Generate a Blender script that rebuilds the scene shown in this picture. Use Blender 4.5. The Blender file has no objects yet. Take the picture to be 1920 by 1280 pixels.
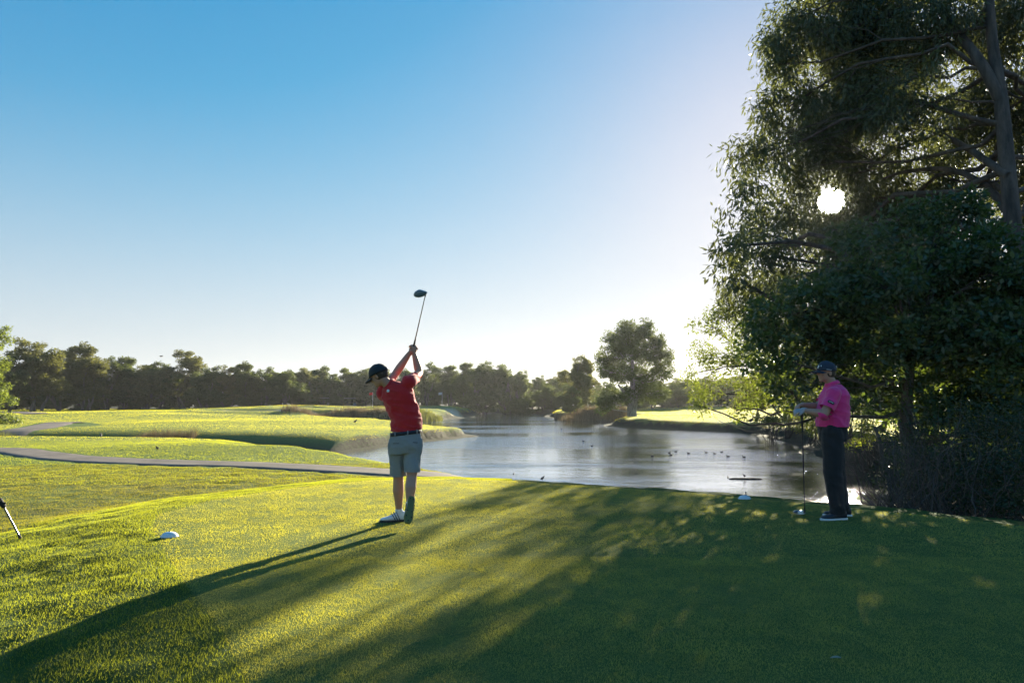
import bpy, bmesh, math, random
import numpy as np
from mathutils import Vector, Matrix

# ------------------------------------------------------------------ camera, light, sky, exposure
SC = bpy.context.scene
COL = SC.collection
R = math.radians
F_PX, CX, CY, CAMH, PITCH = 1280.0, 960.0, 640.0, 1.42, R(4.6)
cam_data = bpy.data.cameras.new('camera')
cam_data.lens = 24.0; cam_data.sensor_width = 36.0
cam_data.clip_start = 0.05; cam_data.clip_end = 6000.0
cam = bpy.data.objects.new('camera', cam_data)
cam.location = (0, 0, CAMH); cam.rotation_euler = (R(90) + PITCH, 0, 0)
COL.objects.link(cam); SC.camera = cam

SUN_AZ, SUN_EL = R(25.5), R(14.7)
SUN_DIR = np.array([math.sin(SUN_AZ) * math.cos(SUN_EL), math.cos(SUN_AZ) * math.cos(SUN_EL), math.sin(SUN_EL)])
world = bpy.data.worlds.new('World'); SC.world = world; world.use_nodes = True
nt = world.node_tree; nt.nodes.clear()
wout = nt.nodes.new('ShaderNodeOutputWorld'); bg = nt.nodes.new('ShaderNodeBackground')
sky = nt.nodes.new('ShaderNodeTexSky'); sky.sky_type = 'NISHITA'; sky.sun_disc = False
sky.sun_elevation = SUN_EL; sky.sun_rotation = SUN_AZ
sky.altitude = 0; sky.air_density = 1.0; sky.dust_density = 0.15; sky.ozone_density = 2.6
bg.inputs['Strength'].default_value = 0.110
# the bright aureole round the sun and the disc of the sun itself, part of the sky
geo = nt.nodes.new('ShaderNodeTexCoord'); dot = nt.nodes.new('ShaderNodeVectorMath'); dot.operation = 'DOT_PRODUCT'
nrm = nt.nodes.new('ShaderNodeVectorMath'); nrm.operation = 'NORMALIZE'
nt.links.new(geo.outputs['Generated'], nrm.inputs[0]); nt.links.new(nrm.outputs[0], dot.inputs[0])
dot.inputs[1].default_value = tuple(SUN_DIR)
def wmath(op, a, b=None, clamp=False):
    m = nt.nodes.new('ShaderNodeMath'); m.operation = op; m.use_clamp = clamp
    for i, v in enumerate((a, b)):
        if v is None: continue
        if isinstance(v, (int, float)): m.inputs[i].default_value = v
        else: nt.links.new(v, m.inputs[i])
    return m.outputs[0]
d0 = wmath('MAXIMUM', dot.outputs['Value'], 0.0)
halo = wmath('MULTIPLY', wmath('POWER', d0, 50.0), 0.20)
halo2 = wmath('ADD', wmath('MULTIPLY', wmath('POWER', d0, 1500.0), 4.0), wmath('MULTIPLY', wmath('POWER', d0, 8.0), 0.05))
disc = nt.nodes.new('ShaderNodeMapRange'); disc.inputs['From Min'].default_value = math.cos(R(0.95)); disc.inputs['From Max'].default_value = math.cos(R(0.75))
disc.inputs['To Max'].default_value = 60.0; nt.links.new(dot.outputs['Value'], disc.inputs['Value'])
tot = disc.outputs[0]
bg2 = nt.nodes.new('ShaderNodeBackground'); bg2.inputs['Color'].default_value = (1.0, 0.97, 0.92, 1)
nt.links.new(tot, bg2.inputs['Strength'])
gam = nt.nodes.new('ShaderNodeHueSaturation'); gam.inputs['Saturation'].default_value = 1.55
tint = nt.nodes.new('ShaderNodeMix'); tint.data_type = 'RGBA'; tint.blend_type = 'MULTIPLY'; tint.inputs[0].default_value = 1.0
tint.inputs[7].default_value = (1.08, 0.91, 1.0, 1); nt.links.new(sky.outputs[0], tint.inputs[6]); nt.links.new(tint.outputs[2], gam.inputs['Color'])
# pale moist air low over the horizon, the same all the way round
sep = nt.nodes.new('ShaderNodeSeparateXYZ'); nt.links.new(nrm.outputs[0], sep.inputs[0])
low = wmath('POWER', 2.718, wmath('MULTIPLY', wmath('MAXIMUM', sep.outputs['Z'], 0.0), -6.0))
hm = nt.nodes.new('ShaderNodeMix'); hm.data_type = 'RGBA'
nt.links.new(wmath('MULTIPLY', low, 0.85), hm.inputs[0]); nt.links.new(gam.outputs[0], hm.inputs[6]); hm.inputs[7].default_value = (2.6, 4.2, 5.6, 1)
# soft shoulder over the whole sky, so the bright side keeps its colour
hsum = wmath('MULTIPLY', wmath('ADD', halo, halo2), 7.0)
hv = nt.nodes.new('ShaderNodeVectorMath'); hv.operation = 'MULTIPLY_ADD'; hv.inputs[0].default_value = (1.0, 0.98, 0.94); nt.links.new(hsum, hv.inputs[1]); nt.links.new(hm.outputs[2], hv.inputs[2])
kk = nt.nodes.new('ShaderNodeVectorMath'); kk.operation = 'MULTIPLY_ADD'; kk.inputs[1].default_value = (0.42,) * 3; kk.inputs[2].default_value = (1, 1, 1)
dv = nt.nodes.new('ShaderNodeVectorMath'); dv.operation = 'DIVIDE'; nt.links.new(hv.outputs[0], kk.inputs[0]); nt.links.new(hv.outputs[0], dv.inputs[0]); nt.links.new(kk.outputs[0], dv.inputs[1])
nt.links.new(dv.outputs[0], bg.inputs['Color'])
addw = nt.nodes.new('ShaderNodeAddShader')
nt.links.new(bg.outputs[0], addw.inputs[0]); nt.links.new(bg2.outputs[0], addw.inputs[1])
nt.links.new(addw.outputs[0], wout.inputs['Surface'])

sun_l = bpy.data.lights.new('sun', 'SUN'); sun_l.energy = 4.9; sun_l.angle = R(0.5); sun_l.color = (1.0, 0.90, 0.68)
sun = bpy.data.objects.new('sun', sun_l); COL.objects.link(sun)
sun.rotation_euler = Vector(SUN_DIR).to_track_quat('Z', 'Y').to_euler()
SC.view_settings.view_transform = 'Standard'; SC.view_settings.look = 'None'
SC.view_settings.exposure = 2.08; SC.view_settings.gamma = 1.0; SC.view_settings.use_curve_mapping = False
SC.cycles.max_bounces = 8; SC.cycles.transparent_max_bounces = 8; SC.cycles.sample_clamp_indirect = 6
SC.cycles.volume_bounces = 0; SC.cycles.caustics_reflective = False; SC.cycles.caustics_refractive = False
SC.cycles.use_denoising = True

# ------------------------------------------------------------------ small helpers
rng = np.random.default_rng(7)
def px_dir(px, py):
    a, b = (px - CX) / F_PX, (CY - py) / F_PX
    return np.array([a, math.cos(PITCH) - b * math.sin(PITCH), math.sin(PITCH) + b * math.cos(PITCH)])
def P(px, py, Y):
    d = px_dir(px, py); t = Y / d[1]
    return np.array([0, 0, CAMH]) + d * t
def G(px, py, z=0.0):
    d = px_dir(px, py); t = (z - CAMH) / d[2]
    return np.array([0, 0, CAMH]) + d * t
def tag(o, label=None, cat=None, group=None, kind=None):
    if label: o['label'] = label
    if cat: o['category'] = cat
    if group: o['group'] = group
    if kind: o['kind'] = kind
    return o
def empty(name, loc=(0, 0, 0), **kw):
    o = bpy.data.objects.new(name, None); o.empty_display_size = 0.2
    o.location = tuple(float(v) for v in loc); COL.objects.link(o); tag(o, **kw); return o
def mesh_np(name, V, faces, smooth=False):
    """V (n,3); faces: (m,k) array or list of arrays of differing k"""
    me = bpy.data.meshes.new(name)
    fl = faces if isinstance(faces, list) else [faces]
    fl = [np.asarray(f, dtype=np.int32) for f in fl if len(f)]
    V = np.asarray(V, dtype=np.float32)
    me.vertices.add(len(V)); me.vertices.foreach_set('co', V.ravel())
    nl = sum(f.size for f in fl); nf = sum(len(f) for f in fl)
    me.loops.add(nl); me.loops.foreach_set('vertex_index', np.concatenate([f.ravel() for f in fl]))
    tot_ = np.concatenate([np.full(len(f), f.shape[1], dtype=np.int32) for f in fl])
    st = np.concatenate([[0], np.cumsum(tot_)[:-1]]).astype(np.int32)
    me.polygons.add(nf); me.polygons.foreach_set('loop_start', st); me.polygons.foreach_set('loop_total', tot_)
    if smooth: me.polygons.foreach_set('use_smooth', np.ones(nf, dtype=bool))
    me.update(calc_edges=True); me.validate()
    return me
def obj(name, me, mats=None, parent=None, local=False):
    o = bpy.data.objects.new(name, me); COL.objects.link(o)
    if mats is not None and len(me.materials) == 0:
        for m in (mats if isinstance(mats, (list, tuple)) else [mats]): me.materials.append(m)
    if parent is not None:
        o.parent = parent
        if not local: o.matrix_parent_inverse = Matrix.Translation(parent.location).inverted() if parent.type == 'EMPTY' else Matrix()
    return o
def fattr(me, name, data):
    a = me.attributes.new(name, 'FLOAT', 'POINT'); a.data.foreach_set('value', np.asarray(data, dtype=np.float32))
# value noise in 2D / 3D, deterministic
def _hash(ix, iy, iz, s):
    h = (ix.astype(np.int64) * 374761393 + iy.astype(np.int64) * 668265263 + iz.astype(np.int64) * 2147483647 + s * 974634777) & 0xffffffff
    h = ((h ^ (h >> 13)) * 1274126177) & 0xffffffff
    return ((h ^ (h >> 16)) & 0xffff) / 65535.0
def vnoise(x, y, z=None, s=0):
    x = np.asarray(x, float); y = np.asarray(y, float); z = np.zeros_like(x) if z is None else np.asarray(z, float)
    ix, iy, iz = np.floor(x), np.floor(y), np.floor(z)
    fx, fy, fz = x - ix, y - iy, z - iz
    fx, fy, fz = (f * f * (3 - 2 * f) for f in (fx, fy, fz))
    o = 0
    for a in (0, 1):
        for b in (0, 1):
            for c in (0, 1):
                o = o + _hash(ix + a, iy + b, iz + c, s) * (fx if a else 1 - fx) * (fy if b else 1 - fy) * (fz if c else 1 - fz)
    return o * 2 - 1
def sstep(a, b, x):
    t = np.clip((x - a) / (b - a), 0, 1); return t * t * (3 - 2 * t)
def seg_dist(x, y, poly, closed):
    poly = np.asarray(poly, float); n = len(poly); d = np.full(x.shape, 1e9)
    for i in range(n if closed else n - 1):
        a, b = poly[i], poly[(i + 1) % n]; ab = b - a
        t = np.clip(((x - a[0]) * ab[0] + (y - a[1]) * ab[1]) / max(ab @ ab, 1e-9), 0, 1)
        d = np.minimum(d, np.hypot(x - a[0] - t * ab[0], y - a[1] - t * ab[1]))
    return d
def poly_sd(x, y, poly):
    poly = np.asarray(poly, float); n = len(poly); ins = np.zeros(x.shape, bool)
    for i in range(n):
        (x0, y0), (x1, y1) = poly[i], poly[(i + 1) % n]
        if y0 == y1: continue
        c = ((y0 > y) != (y1 > y)) & (x < (x1 - x0) * (y - y0) / (y1 - y0) + x0)
        ins ^= c
    d = seg_dist(x, y, poly, True)
    return np.where(ins, -d, d)

# ------------------------------------------------------------------ material helpers
def new_mat(name):
    m = bpy.data.materials.new(name); m.use_nodes = True
    t = m.node_tree; t.nodes.clear(); return m, t
def N(t, typ, **kw):
    n = t.nodes.new(typ)
    for k, v in kw.items(): setattr(n, k, v)
    return n
def noise(t, scale, detail=3, rough=0.55, vec=None, dim='3D'):
    n = N(t, 'ShaderNodeTexNoise'); n.inputs['Scale'].default_value = scale; n.inputs['Detail'].default_value = detail
    n.inputs['Roughness'].default_value = rough
    if vec is not None: t.links.new(vec, n.inputs['Vector'])
    return n
def mixc(t, fac, a, b, typ='MIX'):
    m = N(t, 'ShaderNodeMix', data_type='RGBA', blend_type=typ)
    for k, v in ((0, fac), (6, a), (7, b)):
        if isinstance(v, (int, float)): m.inputs[k].default_value = v
        elif isinstance(v, tuple): m.inputs[k].default_value = (v + (1,))[:4]
        else: t.links.new(v, m.inputs[k])
    return m.outputs[2]
def ramp(t, v, a, b, lo=0.0, hi=1.0):
    m = N(t, 'ShaderNodeMapRange'); m.inputs['From Min'].default_value = a; m.inputs['From Max'].default_value = b
    m.inputs['To Min'].default_value = lo; m.inputs['To Max'].default_value = hi
    t.links.new(v, m.inputs['Value']); return m.outputs[0]
def out(t, sh):
    o = N(t, 'ShaderNodeOutputMaterial'); t.links.new(sh, o.inputs['Surface']); return o
def simple(name, col, rough=0.7, var=0.15, scale=20, bump=0.0, bscale=60, sheen=0.0, metallic=0.0, coat=0.0, transl=0.0):
    m, t = new_mat(name)
    tc = N(t, 'ShaderNodeTexCoord')
    n1 = noise(t, scale, 4, 0.6, tc.outputs['Object'])
    c = mixc(t, n1.outputs['Fac'], tuple(v * (1 - var) for v in col), tuple(min(1, v * (1 + var)) for v in col))
    b = N(t, 'ShaderNodeBsdfPrincipled'); t.links.new(c, b.inputs['Base Color'])
    b.inputs['Roughness'].default_value = rough; b.inputs['Metallic'].default_value = metallic
    b.inputs['Sheen Weight'].default_value = sheen; b.inputs['Coat Weight'].default_value = coat
    if bump:
        n2 = noise(t, bscale, 3, 0.6, tc.outputs['Object'])
        bp = N(t, 'ShaderNodeBump'); bp.inputs['Strength'].default_value = bump; bp.inputs['Distance'].default_value = 0.01
        t.links.new(n2.outputs['Fac'], bp.inputs['Height']); t.links.new(bp.outputs[0], b.inputs['Normal'])
    sh = b.outputs[0]
    if transl:
        tr = N(t, 'ShaderNodeBsdfTranslucent'); t.links.new(c, tr.inputs['Color'])
        mx = N(t, 'ShaderNodeMixShader'); mx.inputs[0].default_value = transl
        t.links.new(sh, mx.inputs[1]); t.links.new(tr.outputs[0], mx.inputs[2]); sh = mx.outputs[0]
    out(t, sh); return m
def leaf_mat(name, dark, light, tcol, transl=0.45, rough=0.45, spec=0.4):
    """leaves: colour differs from leaf to leaf (attribute 'v'), light also passes through them"""
    m, t = new_mat(name)
    at = N(t, 'ShaderNodeAttribute', attribute_name='v')
    c = mixc(t, at.outputs['Fac'], dark, light)
    ct = mixc(t, at.outputs['Fac'], tuple(v * 0.6 for v in tcol), tcol)
    b = N(t, 'ShaderNodeBsdfPrincipled'); t.links.new(c, b.inputs['Base Color'])
    b.inputs['Roughness'].default_value = rough; b.inputs['Specular IOR Level'].default_value = spec
    tr = N(t, 'ShaderNodeBsdfTranslucent'); t.links.new(ct, tr.inputs['Color'])
    mx = N(t, 'ShaderNodeMixShader'); mx.inputs[0].default_value = transl
    t.links.new(b.outputs[0], mx.inputs[1]); t.links.new(tr.outputs[0], mx.inputs[2])
    out(t, mx.outputs[0]); return m
def bark_mat(name, a, b_, scale=6, stretch=0.15):
    m, t = new_mat(name)
    tc = N(t, 'ShaderNodeTexCoord'); mp = N(t, 'ShaderNodeMapping'); mp.inputs['Scale'].default_value = (1, 1, stretch)
    t.links.new(tc.outputs['Object'], mp.inputs['Vector'])
    n1 = noise(t, scale, 6, 0.7, mp.outputs[0])
    f = ramp(t, n1.outputs['Fac'], 0.35, 0.65)
    c = mixc(t, f, a, b_)
    b = N(t, 'ShaderNodeBsdfPrincipled'); t.links.new(c, b.inputs['Base Color']); b.inputs['Roughness'].default_value = 0.9
    bp = N(t, 'ShaderNodeBump'); bp.inputs['Strength'].default_value = 0.6; bp.inputs['Distance'].default_value = 0.04
    t.links.new(n1.outputs['Fac'], bp.inputs['Height']); t.links.new(bp.outputs[0], b.inputs['Normal'])
    out(t, b.outputs[0]); return m

# ------------------------------------------------------------------ the lie of the land
WL = -1.5
g2 = lambda px, py, z=WL: tuple(G(px, py, z)[:2])
POND = [(-9.5, 31.5), (-7.0, 28.2), (-5.2, 26.2), (-3.4, 24.2), (-1.6, 22.2), (-0.3, 20.2), (1.2, 17.6), (3.6, 15.4), (6.2, 14.0), (8.6, 13.2),
        (10.2, 15.5), (11.4, 19), (12.2, 23), (13.2, 27), (14.6, 31), (16.0, 36), (17.3, 41),
        g2(1460, 821), g2(1400, 812), g2(1330, 808.5), g2(1260, 806), g2(1200, 802), g2(1150, 799.5), g2(1137, 796.5), g2(1160, 790.5), g2(1178, 788),
        g2(1130, 788.5), g2(1085, 787.5), g2(1045, 785), g2(1024, 781), g2(1030, 777.5), g2(1034, 775.5), g2(1000, 774.2), g2(950, 774), g2(905, 774.4),
        g2(897, 776.5), g2(875, 781), g2(850, 784), g2(826, 787), g2(800, 789), g2(770, 790.8), g2(730, 791.5), g2(690, 792), g2(655, 791.5), g2(625, 790), g2(600, 788.5),
        g2(590, 790), g2(620, 792.8), g2(655, 795), g2(690, 796.5), g2(730, 798), g2(765, 802), g2(800, 807.5), g2(840, 812), g2(880, 815), g2(900, 817.5),
        g2(880, 820), g2(850, 822.5), g2(820, 825.5), g2(792, 829.5), g2(760, 833), g2(730, 836.5), g2(700, 840.5), g2(675, 844.5), g2(655, 848.5)]
GULLY = [(-9.0, 31.3), (-9.8, 34.5), (-12.5, 38.0), (-17, 40.5), (-24, 41.5), (-33, 42), (-48, 44), (-80, 45)]
TEE = [tuple(G(*p, 0.0)[:2]) for p in ((500, 1330), (420, 1180), (344, 1080), (288, 990), (300, 962), (400, 936), (560, 912), (700, 899), (840, 897), (950, 900), (1060, 908), (1220, 918), (1400, 932),
                                        (1520, 944), (1640, 955), (1780, 969), (1920, 986), (2080, 1010))] + [(8.5, 5), (9, -8), (-1.5, -8), (-0.9, 1.0)]
FRINGE = [tuple(G(*p, 0.0)[:2]) for p in ((344, 1080), (288, 990), (300, 962), (400, 936), (560, 912), (700, 899))]
PATH = [(-60, 38), (-40, 33)] + [tuple(G(px, py, -0.82)[:2]) for px, py in ((-330, 836), (-150, 839), (0, 845), (60, 855), (130, 864), (220, 870), (330, 875), (480, 880), (730, 891), (850, 897), (950, 905))] + [(1.1, 15.4), (3.0, 13.4), (5.5, 12.2)]
def smooth_line(pts, n=8):
    pts = np.array(pts, float); o = []
    Q = np.vstack([2 * pts[0] - pts[1], pts, 2 * pts[-1] - pts[-2]])
    for i in range(1, len(Q) - 2):
        for k in range(n):
            t = k / n; a, b, c, d = Q[i - 1], Q[i], Q[i + 1], Q[i + 2]
            o.append(0.5 * ((2 * b) + (-a + c) * t + (2 * a - 5 * b + 4 * c - d) * t * t + (-a + 3 * b - 3 * c + d) * t ** 3))
    o.append(Q[-2]); return np.array(o)
PATH_S = smooth_line(PATH, 16)
# bunkers: centre x, y, radius x, radius y
BUNKERS = [(g2(500, 779, -0.9), 7.0, 4.2), (g2(560, 771, -0.6), 3.8, 2.2), (g2(826, 774, -0.9), 4.5, 3.0), (g2(868, 774, -0.9), 2.2, 1.8)]
def H(x, y, detail=True):
    x = np.asarray(x, float); y = np.asarray(y, float)
    base = -0.86 + 0.10 * vnoise(x / 9, y / 9, s=1) + 0.16 * vnoise(x / 24, y / 24, s=2)
    far = sstep(44, 95, y)
    base = base + far * 0.22
    # the second tee mound between the path and the gully
    base += 0.30 * np.exp(-(((x + 9.5) / 8.0) ** 2 + ((y - 28.8) / 3.6) ** 2))
    # fairway swell and the raised far green
    base += 0.38 * np.exp(-(((x + 44) / 24) ** 2 + ((y - 84) / 15) ** 2)) + 0.15 * np.exp(-(((x + 20) / 14) ** 2 + ((y - 56) / 9) ** 2))
    base += 0.62 * np.exp(-(((x + 32) / 15) ** 2 + ((y - 102) / 9) ** 2)) + 0.55 * np.exp(-(((x + 9) / 9) ** 2 + ((y - 104) / 8) ** 2))
    base += 0.35 * sstep(16, 30, x) * sstep(60, 95, y) + 0.3 * sstep(10, 60, x) * sstep(20, 60, y)
    dt = poly_sd(x, y, TEE)
    w = 1 - sstep(0.0, 5.4, dt + 0.25)
    # on the left the shoulder of the tee falls away sooner
    wl = 1 - sstep(-0.4, 6.0, dt)
    lw = 1 - sstep(-3.2, -1.2, x)
    w = w * (1 - lw) + wl * lw
    z = base * (1 - w)
    z = z - lw * sstep(0, 3, dt) * sstep(12, 5, y) * 0.05
    dg = seg_dist(x, y, GULLY, False); zg = WL - 0.12 + 0.34 * np.maximum(dg - 0.5 - 0.5 * np.clip((-x - 9) / 20, 0, 1), 0)
    z = -np.logaddexp(-z * 9, -zg * 9) / 9
    dp = poly_sd(x, y, POND)
    dpn = dp + 0.22 * vnoise(x / 1.1, y / 1.1, s=5) * (y < 60) + 0.4 * vnoise(x / 3.1, y / 3.1, s=6)
    zb = WL + 0.06 + np.where(dpn > 0, 0.05 * dpn + 0.50 * sstep(0.5, 1.15, dpn) + 0.55 * np.maximum(dpn - 1.15, 0), np.maximum(0.28 * dpn, -0.9))
    z = -np.logaddexp(-z * 8, -zb * 8) / 8
    for (c, rx, ry) in BUNKERS:
        e = np.hypot((x - c[0]) / rx, (y - c[1]) / ry)
        z = z - 0.45 * (1 - sstep(0.6, 1.0, e)) + 0.22 * np.exp(-((e - 1.25) / 0.28) ** 2)
    if detail:
        near = 1 - sstep(14, 40, y)
        tee_in = 1 - sstep(-0.2, 0.6, dt)
        z = z + (1 - tee_in) * near * (0.022 * vnoise(x * 2.1, y * 2.1, s=8) + 0.012 * vnoise(x * 5, y * 5, s=9)) + 0.006 * vnoise(x * 1.3, y * 1.3, s=10)
    return z
def H1(x, y): return float(H(np.array([x]), np.array([y]))[0])

def build_ground():
    fr = np.linspace(R(-46), R(46), 400); bk = np.linspace(R(46), R(314), 90)[1:-1]
    th = np.concatenate([fr, bk]); r = np.concatenate([[0.4, 0.9, 1.5, 2.1], np.geomspace(2.6, 150, 320), np.geomspace(165, 3500, 24)])
    TH, RR = np.meshgrid(th, r, indexing='ij')
    x, y = RR * np.sin(TH), RR * np.cos(TH); z = H(x, y)
    nth, nr = TH.shape
    idx = np.arange(nth * nr).reshape(nth, nr); nx = np.roll(idx, -1, axis=0)
    Fq = np.stack([idx[:, :-1], idx[:, 1:], nx[:, 1:], nx[:, :-1]], -1).reshape(-1, 4)[:, ::-1]
    V = np.stack([x, y, z], -1).reshape(-1, 3)
    V = np.vstack([V, [[0, 0, H1(0, 0)]]]); c = len(V) - 1
    Ft = np.stack([idx[:, 0], nx[:, 0], np.full(nth, c)], -1)[:, ::-1]
    me = mesh_np('ground', V, [Fq, Ft], smooth=True)
    X, Y, Z = V.T
    dt = poly_sd(X, Y, TEE); dp = poly_sd(X, Y, POND); dg = seg_dist(X, Y, GULLY, False)
    tee = 1 - sstep(-0.04, 0.04, dt)
    fringe = (1 - sstep(1.0, 1.2, dt)) * (1 - tee)
    rough = sstep(1.9, 2.6, dt + 0.5 * vnoise(X / 1.5, Y / 1.5, s=11)) * (1 - sstep(20, 23, Y)) * sstep(1.4, 0.6, X * 0 + 0.2)
    bank = np.maximum(1 - sstep(1.15, 1.5, dp + 0.2 * vnoise(X * 0.9, Y * 0.9, s=12)), (1 - sstep(0.6, 2.4, dg)) * 0.9)
    sand = np.zeros_like(X)
    for (cc, rx, ry) in BUNKERS:
        sand = np.maximum(sand, 1 - sstep(0.8, 0.9, np.hypot((X - cc[0]) / rx, (Y - cc[1]) / ry)))
    spit = (1 - sstep(1.2, 2.6, dp)) * np.exp(-(((X + 4.2) / 2.4) ** 2 + ((Y - 49.5) / 5.0) ** 2))
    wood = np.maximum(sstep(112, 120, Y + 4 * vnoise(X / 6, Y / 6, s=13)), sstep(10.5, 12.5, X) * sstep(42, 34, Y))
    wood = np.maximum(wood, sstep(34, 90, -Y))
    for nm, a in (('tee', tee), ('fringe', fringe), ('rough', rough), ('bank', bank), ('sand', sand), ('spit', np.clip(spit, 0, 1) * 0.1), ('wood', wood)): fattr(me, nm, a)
    m, t = new_mat('turf_ground')
    tc = N(t, 'ShaderNodeTexCoord'); pos = tc.outputs['Object']
    def at(n): return N(t, 'ShaderNodeAttribute', attribute_name=n).outputs['Fac']
    nA = noise(t, 0.5, 5, 0.6, pos); nB = noise(t, 6, 5, 0.65, pos); nC = noise(t, 60, 4, 0.7, pos); nD = noise(t, 0.08, 3, 0.5, pos)
    mp = N(t, 'ShaderNodeMapping'); mp.inputs['Scale'].default_value = (0.02, 0.22, 0.2); mp.inputs['Rotation'].default_value = (0, 0, R(6)); t.links.new(pos, mp.inputs['Vector'])
    nS = noise(t, 1.0, 2, 0.4, mp.outputs[0])
    g1 = mixc(t, ramp(t, nB.outputs['Fac'], 0.3, 0.7), (0.090, 0.150, 0.038), (0.155, 0.205, 0.052))
    g1 = mixc(t, ramp(t, nS.outputs['Fac'], 0.44, 0.56), g1, mixc(t, 1.0, g1, (0.80, 0.86, 0.8), 'MULTIPLY'))
    g1 = mixc(t, ramp(t, nD.outputs['Fac'], 0.35, 0.7), g1, mixc(t, 1.0, g1, (1.25, 1.08, 1.1), 'MULTIPLY'))
    g1 = mixc(t, ramp(t, nC.outputs['Fac'], 0.45, 0.75, 0, 0.6), g1, mixc(t, 1.0, g1, (0.45, 0.5, 0.5), 'MULTIPLY'))
    fr_c = mixc(t, ramp(t, nB.outputs['Fac'], 0.35, 0.65), (0.050, 0.090, 0.012), (0.09, 0.13, 0.02))
    c = mixc(t, at('fringe'), g1, fr_c)
    dry = mixc(t, ramp(t, nB.outputs['Fac'], 0.40, 0.62), (0.060, 0.085, 0.016), (0.145, 0.125, 0.045))
    dfac = N(t, 'ShaderNodeMath', operation='MULTIPLY'); t.links.new(at('rough'), dfac.inputs[0]); t.links.new(ramp(t, nA.outputs['Fac'], 0.40, 0.60, 0.25, 0.9), dfac.inputs[1])
    c = mixc(t, dfac.outputs[0], c, dry)
    soil = mixc(t, nB.outputs['Fac'], (0.014, 0.016, 0.009), (0.045, 0.040, 0.026))
    bf = N(t, 'ShaderNodeMath', operation='MULTIPLY'); t.links.new(at('bank'), bf.inputs[0]); t.links.new(ramp(t, nB.outputs['Fac'], 0.25, 0.5, 0.55, 1.0), bf.inputs[1])
    c = mixc(t, bf.outputs[0], c, soil)
    c = mixc(t, at('spit'), c, mixc(t, nB.outputs['Fac'], (0.11, 0.075, 0.04), (0.24, 0.18, 0.11)))
    c = mixc(t, at('sand'), c, (0.50, 0.43, 0.31))
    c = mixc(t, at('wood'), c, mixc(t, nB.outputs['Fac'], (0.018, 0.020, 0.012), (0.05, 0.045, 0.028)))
    b = N(t, 'ShaderNodeBsdfPrincipled'); t.links.new(c, b.inputs['Base Color']); b.inputs['Roughness'].default_value = 0.9; b.inputs['Specular IOR Level'].default_value = 0.15
    
    bp = N(t, 'ShaderNodeBump'); bp.inputs['Strength'].default_value = 0.9; bp.inputs['Distance'].default_value = 0.05
    hs = N(t, 'ShaderNodeMath', operation='ADD'); t.links.new(nB.outputs['Fac'], hs.inputs[0]); t.links.new(nC.outputs['Fac'], hs.inputs[1])
    t.links.new(hs.outputs[0], bp.inputs['Height']); t.links.new(bp.outputs[0], b.inputs['Normal'])
    out(t, b.outputs[0])
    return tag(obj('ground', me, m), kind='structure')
build_ground()

# cart path: a strip draped on the land
def ribbon(name, line, width, mat, lift=0.03, kind='structure', n_across=9):
    L = np.array(line); T = np.gradient(L, axis=0); T /= np.linalg.norm(T, axis=1)[:, None]; Nn = np.stack([T[:, 1], -T[:, 0]], 1)
    u = np.linspace(-0.5, 0.5, n_across)
    XY = L[:, None, :] + Nn[:, None, :] * (u[None, :, None] * width * (1 + 0.05 * vnoise(L[:, 0] * 1.3, L[:, 1] * 1.3, s=20)[:, None, None] + 0.03 * vnoise(L[:, 0] * 5, L[:, 1] * 5, s=24)[:, None, None]))
    x, y = XY[..., 0], XY[..., 1]; z = H(x, y, False) + lift; z[:, 0] -= 0.09; z[:, -1] -= 0.09
    n, k = x.shape; idx = np.arange(n * k).reshape(n, k)
    Fq = np.stack([idx[:-1, :-1], idx[1:, :-1], idx[1:, 1:], idx[:-1, 1:]], -1).reshape(-1, 4)
    me = mesh_np(name, np.stack([x, y, z], -1).reshape(-1, 3), Fq, True)
    return tag(obj(name, me, mat), kind=kind)
pm, t = new_mat('path_asphalt'); tc = N(t, 'ShaderNodeTexCoord')
n1 = noise(t, 0.8, 5, 0.6, tc.outputs['Object']); n2 = noise(t, 50, 4, 0.7, tc.outputs['Object'])
c = mixc(t, ramp(t, n1.outputs['Fac'], 0.35, 0.65), (0.075, 0.058, 0.050), (0.16, 0.128, 0.110)); c = mixc(t, ramp(t, n2.outputs['Fac'], 0.4, 0.7, 0, 0.5), c, (0.05, 0.045, 0.045))
b = N(t, 'ShaderNodeBsdfPrincipled'); t.links.new(c, b.inputs['Base Color']); b.inputs['Roughness'].default_value = 0.85
bp = N(t, 'ShaderNodeBump'); bp.inputs['Strength'].default_value = 0.4; bp.inputs['Distance'].default_value = 0.01; t.links.new(n2.outputs['Fac'], bp.inputs['Height']); t.links.new(bp.outputs[0], b.inputs['Normal']); out(t, b.outputs[0])
ribbon('cart_path', PATH_S, 1.6, pm, 0.035)
far_path = smooth_line([tuple(G(px, py, -0.8)[:2]) for px, py in ((150, 800), (120, 793.5), (98, 797), (70, 802), (30, 806), (-40, 812), (-160, 818))], 6)
ribbon('far_cart_path', far_path[4:], 2.6, pm, 0.06)
far_path2 = smooth_line([tuple(G(px, py, -0.8)[:2]) for px, py in ((72, 782), (50, 779.5), (20, 778), (-60, 778))], 6)
ribbon('distant_cart_path', far_path2, 2.6, pm, 0.06)

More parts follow.
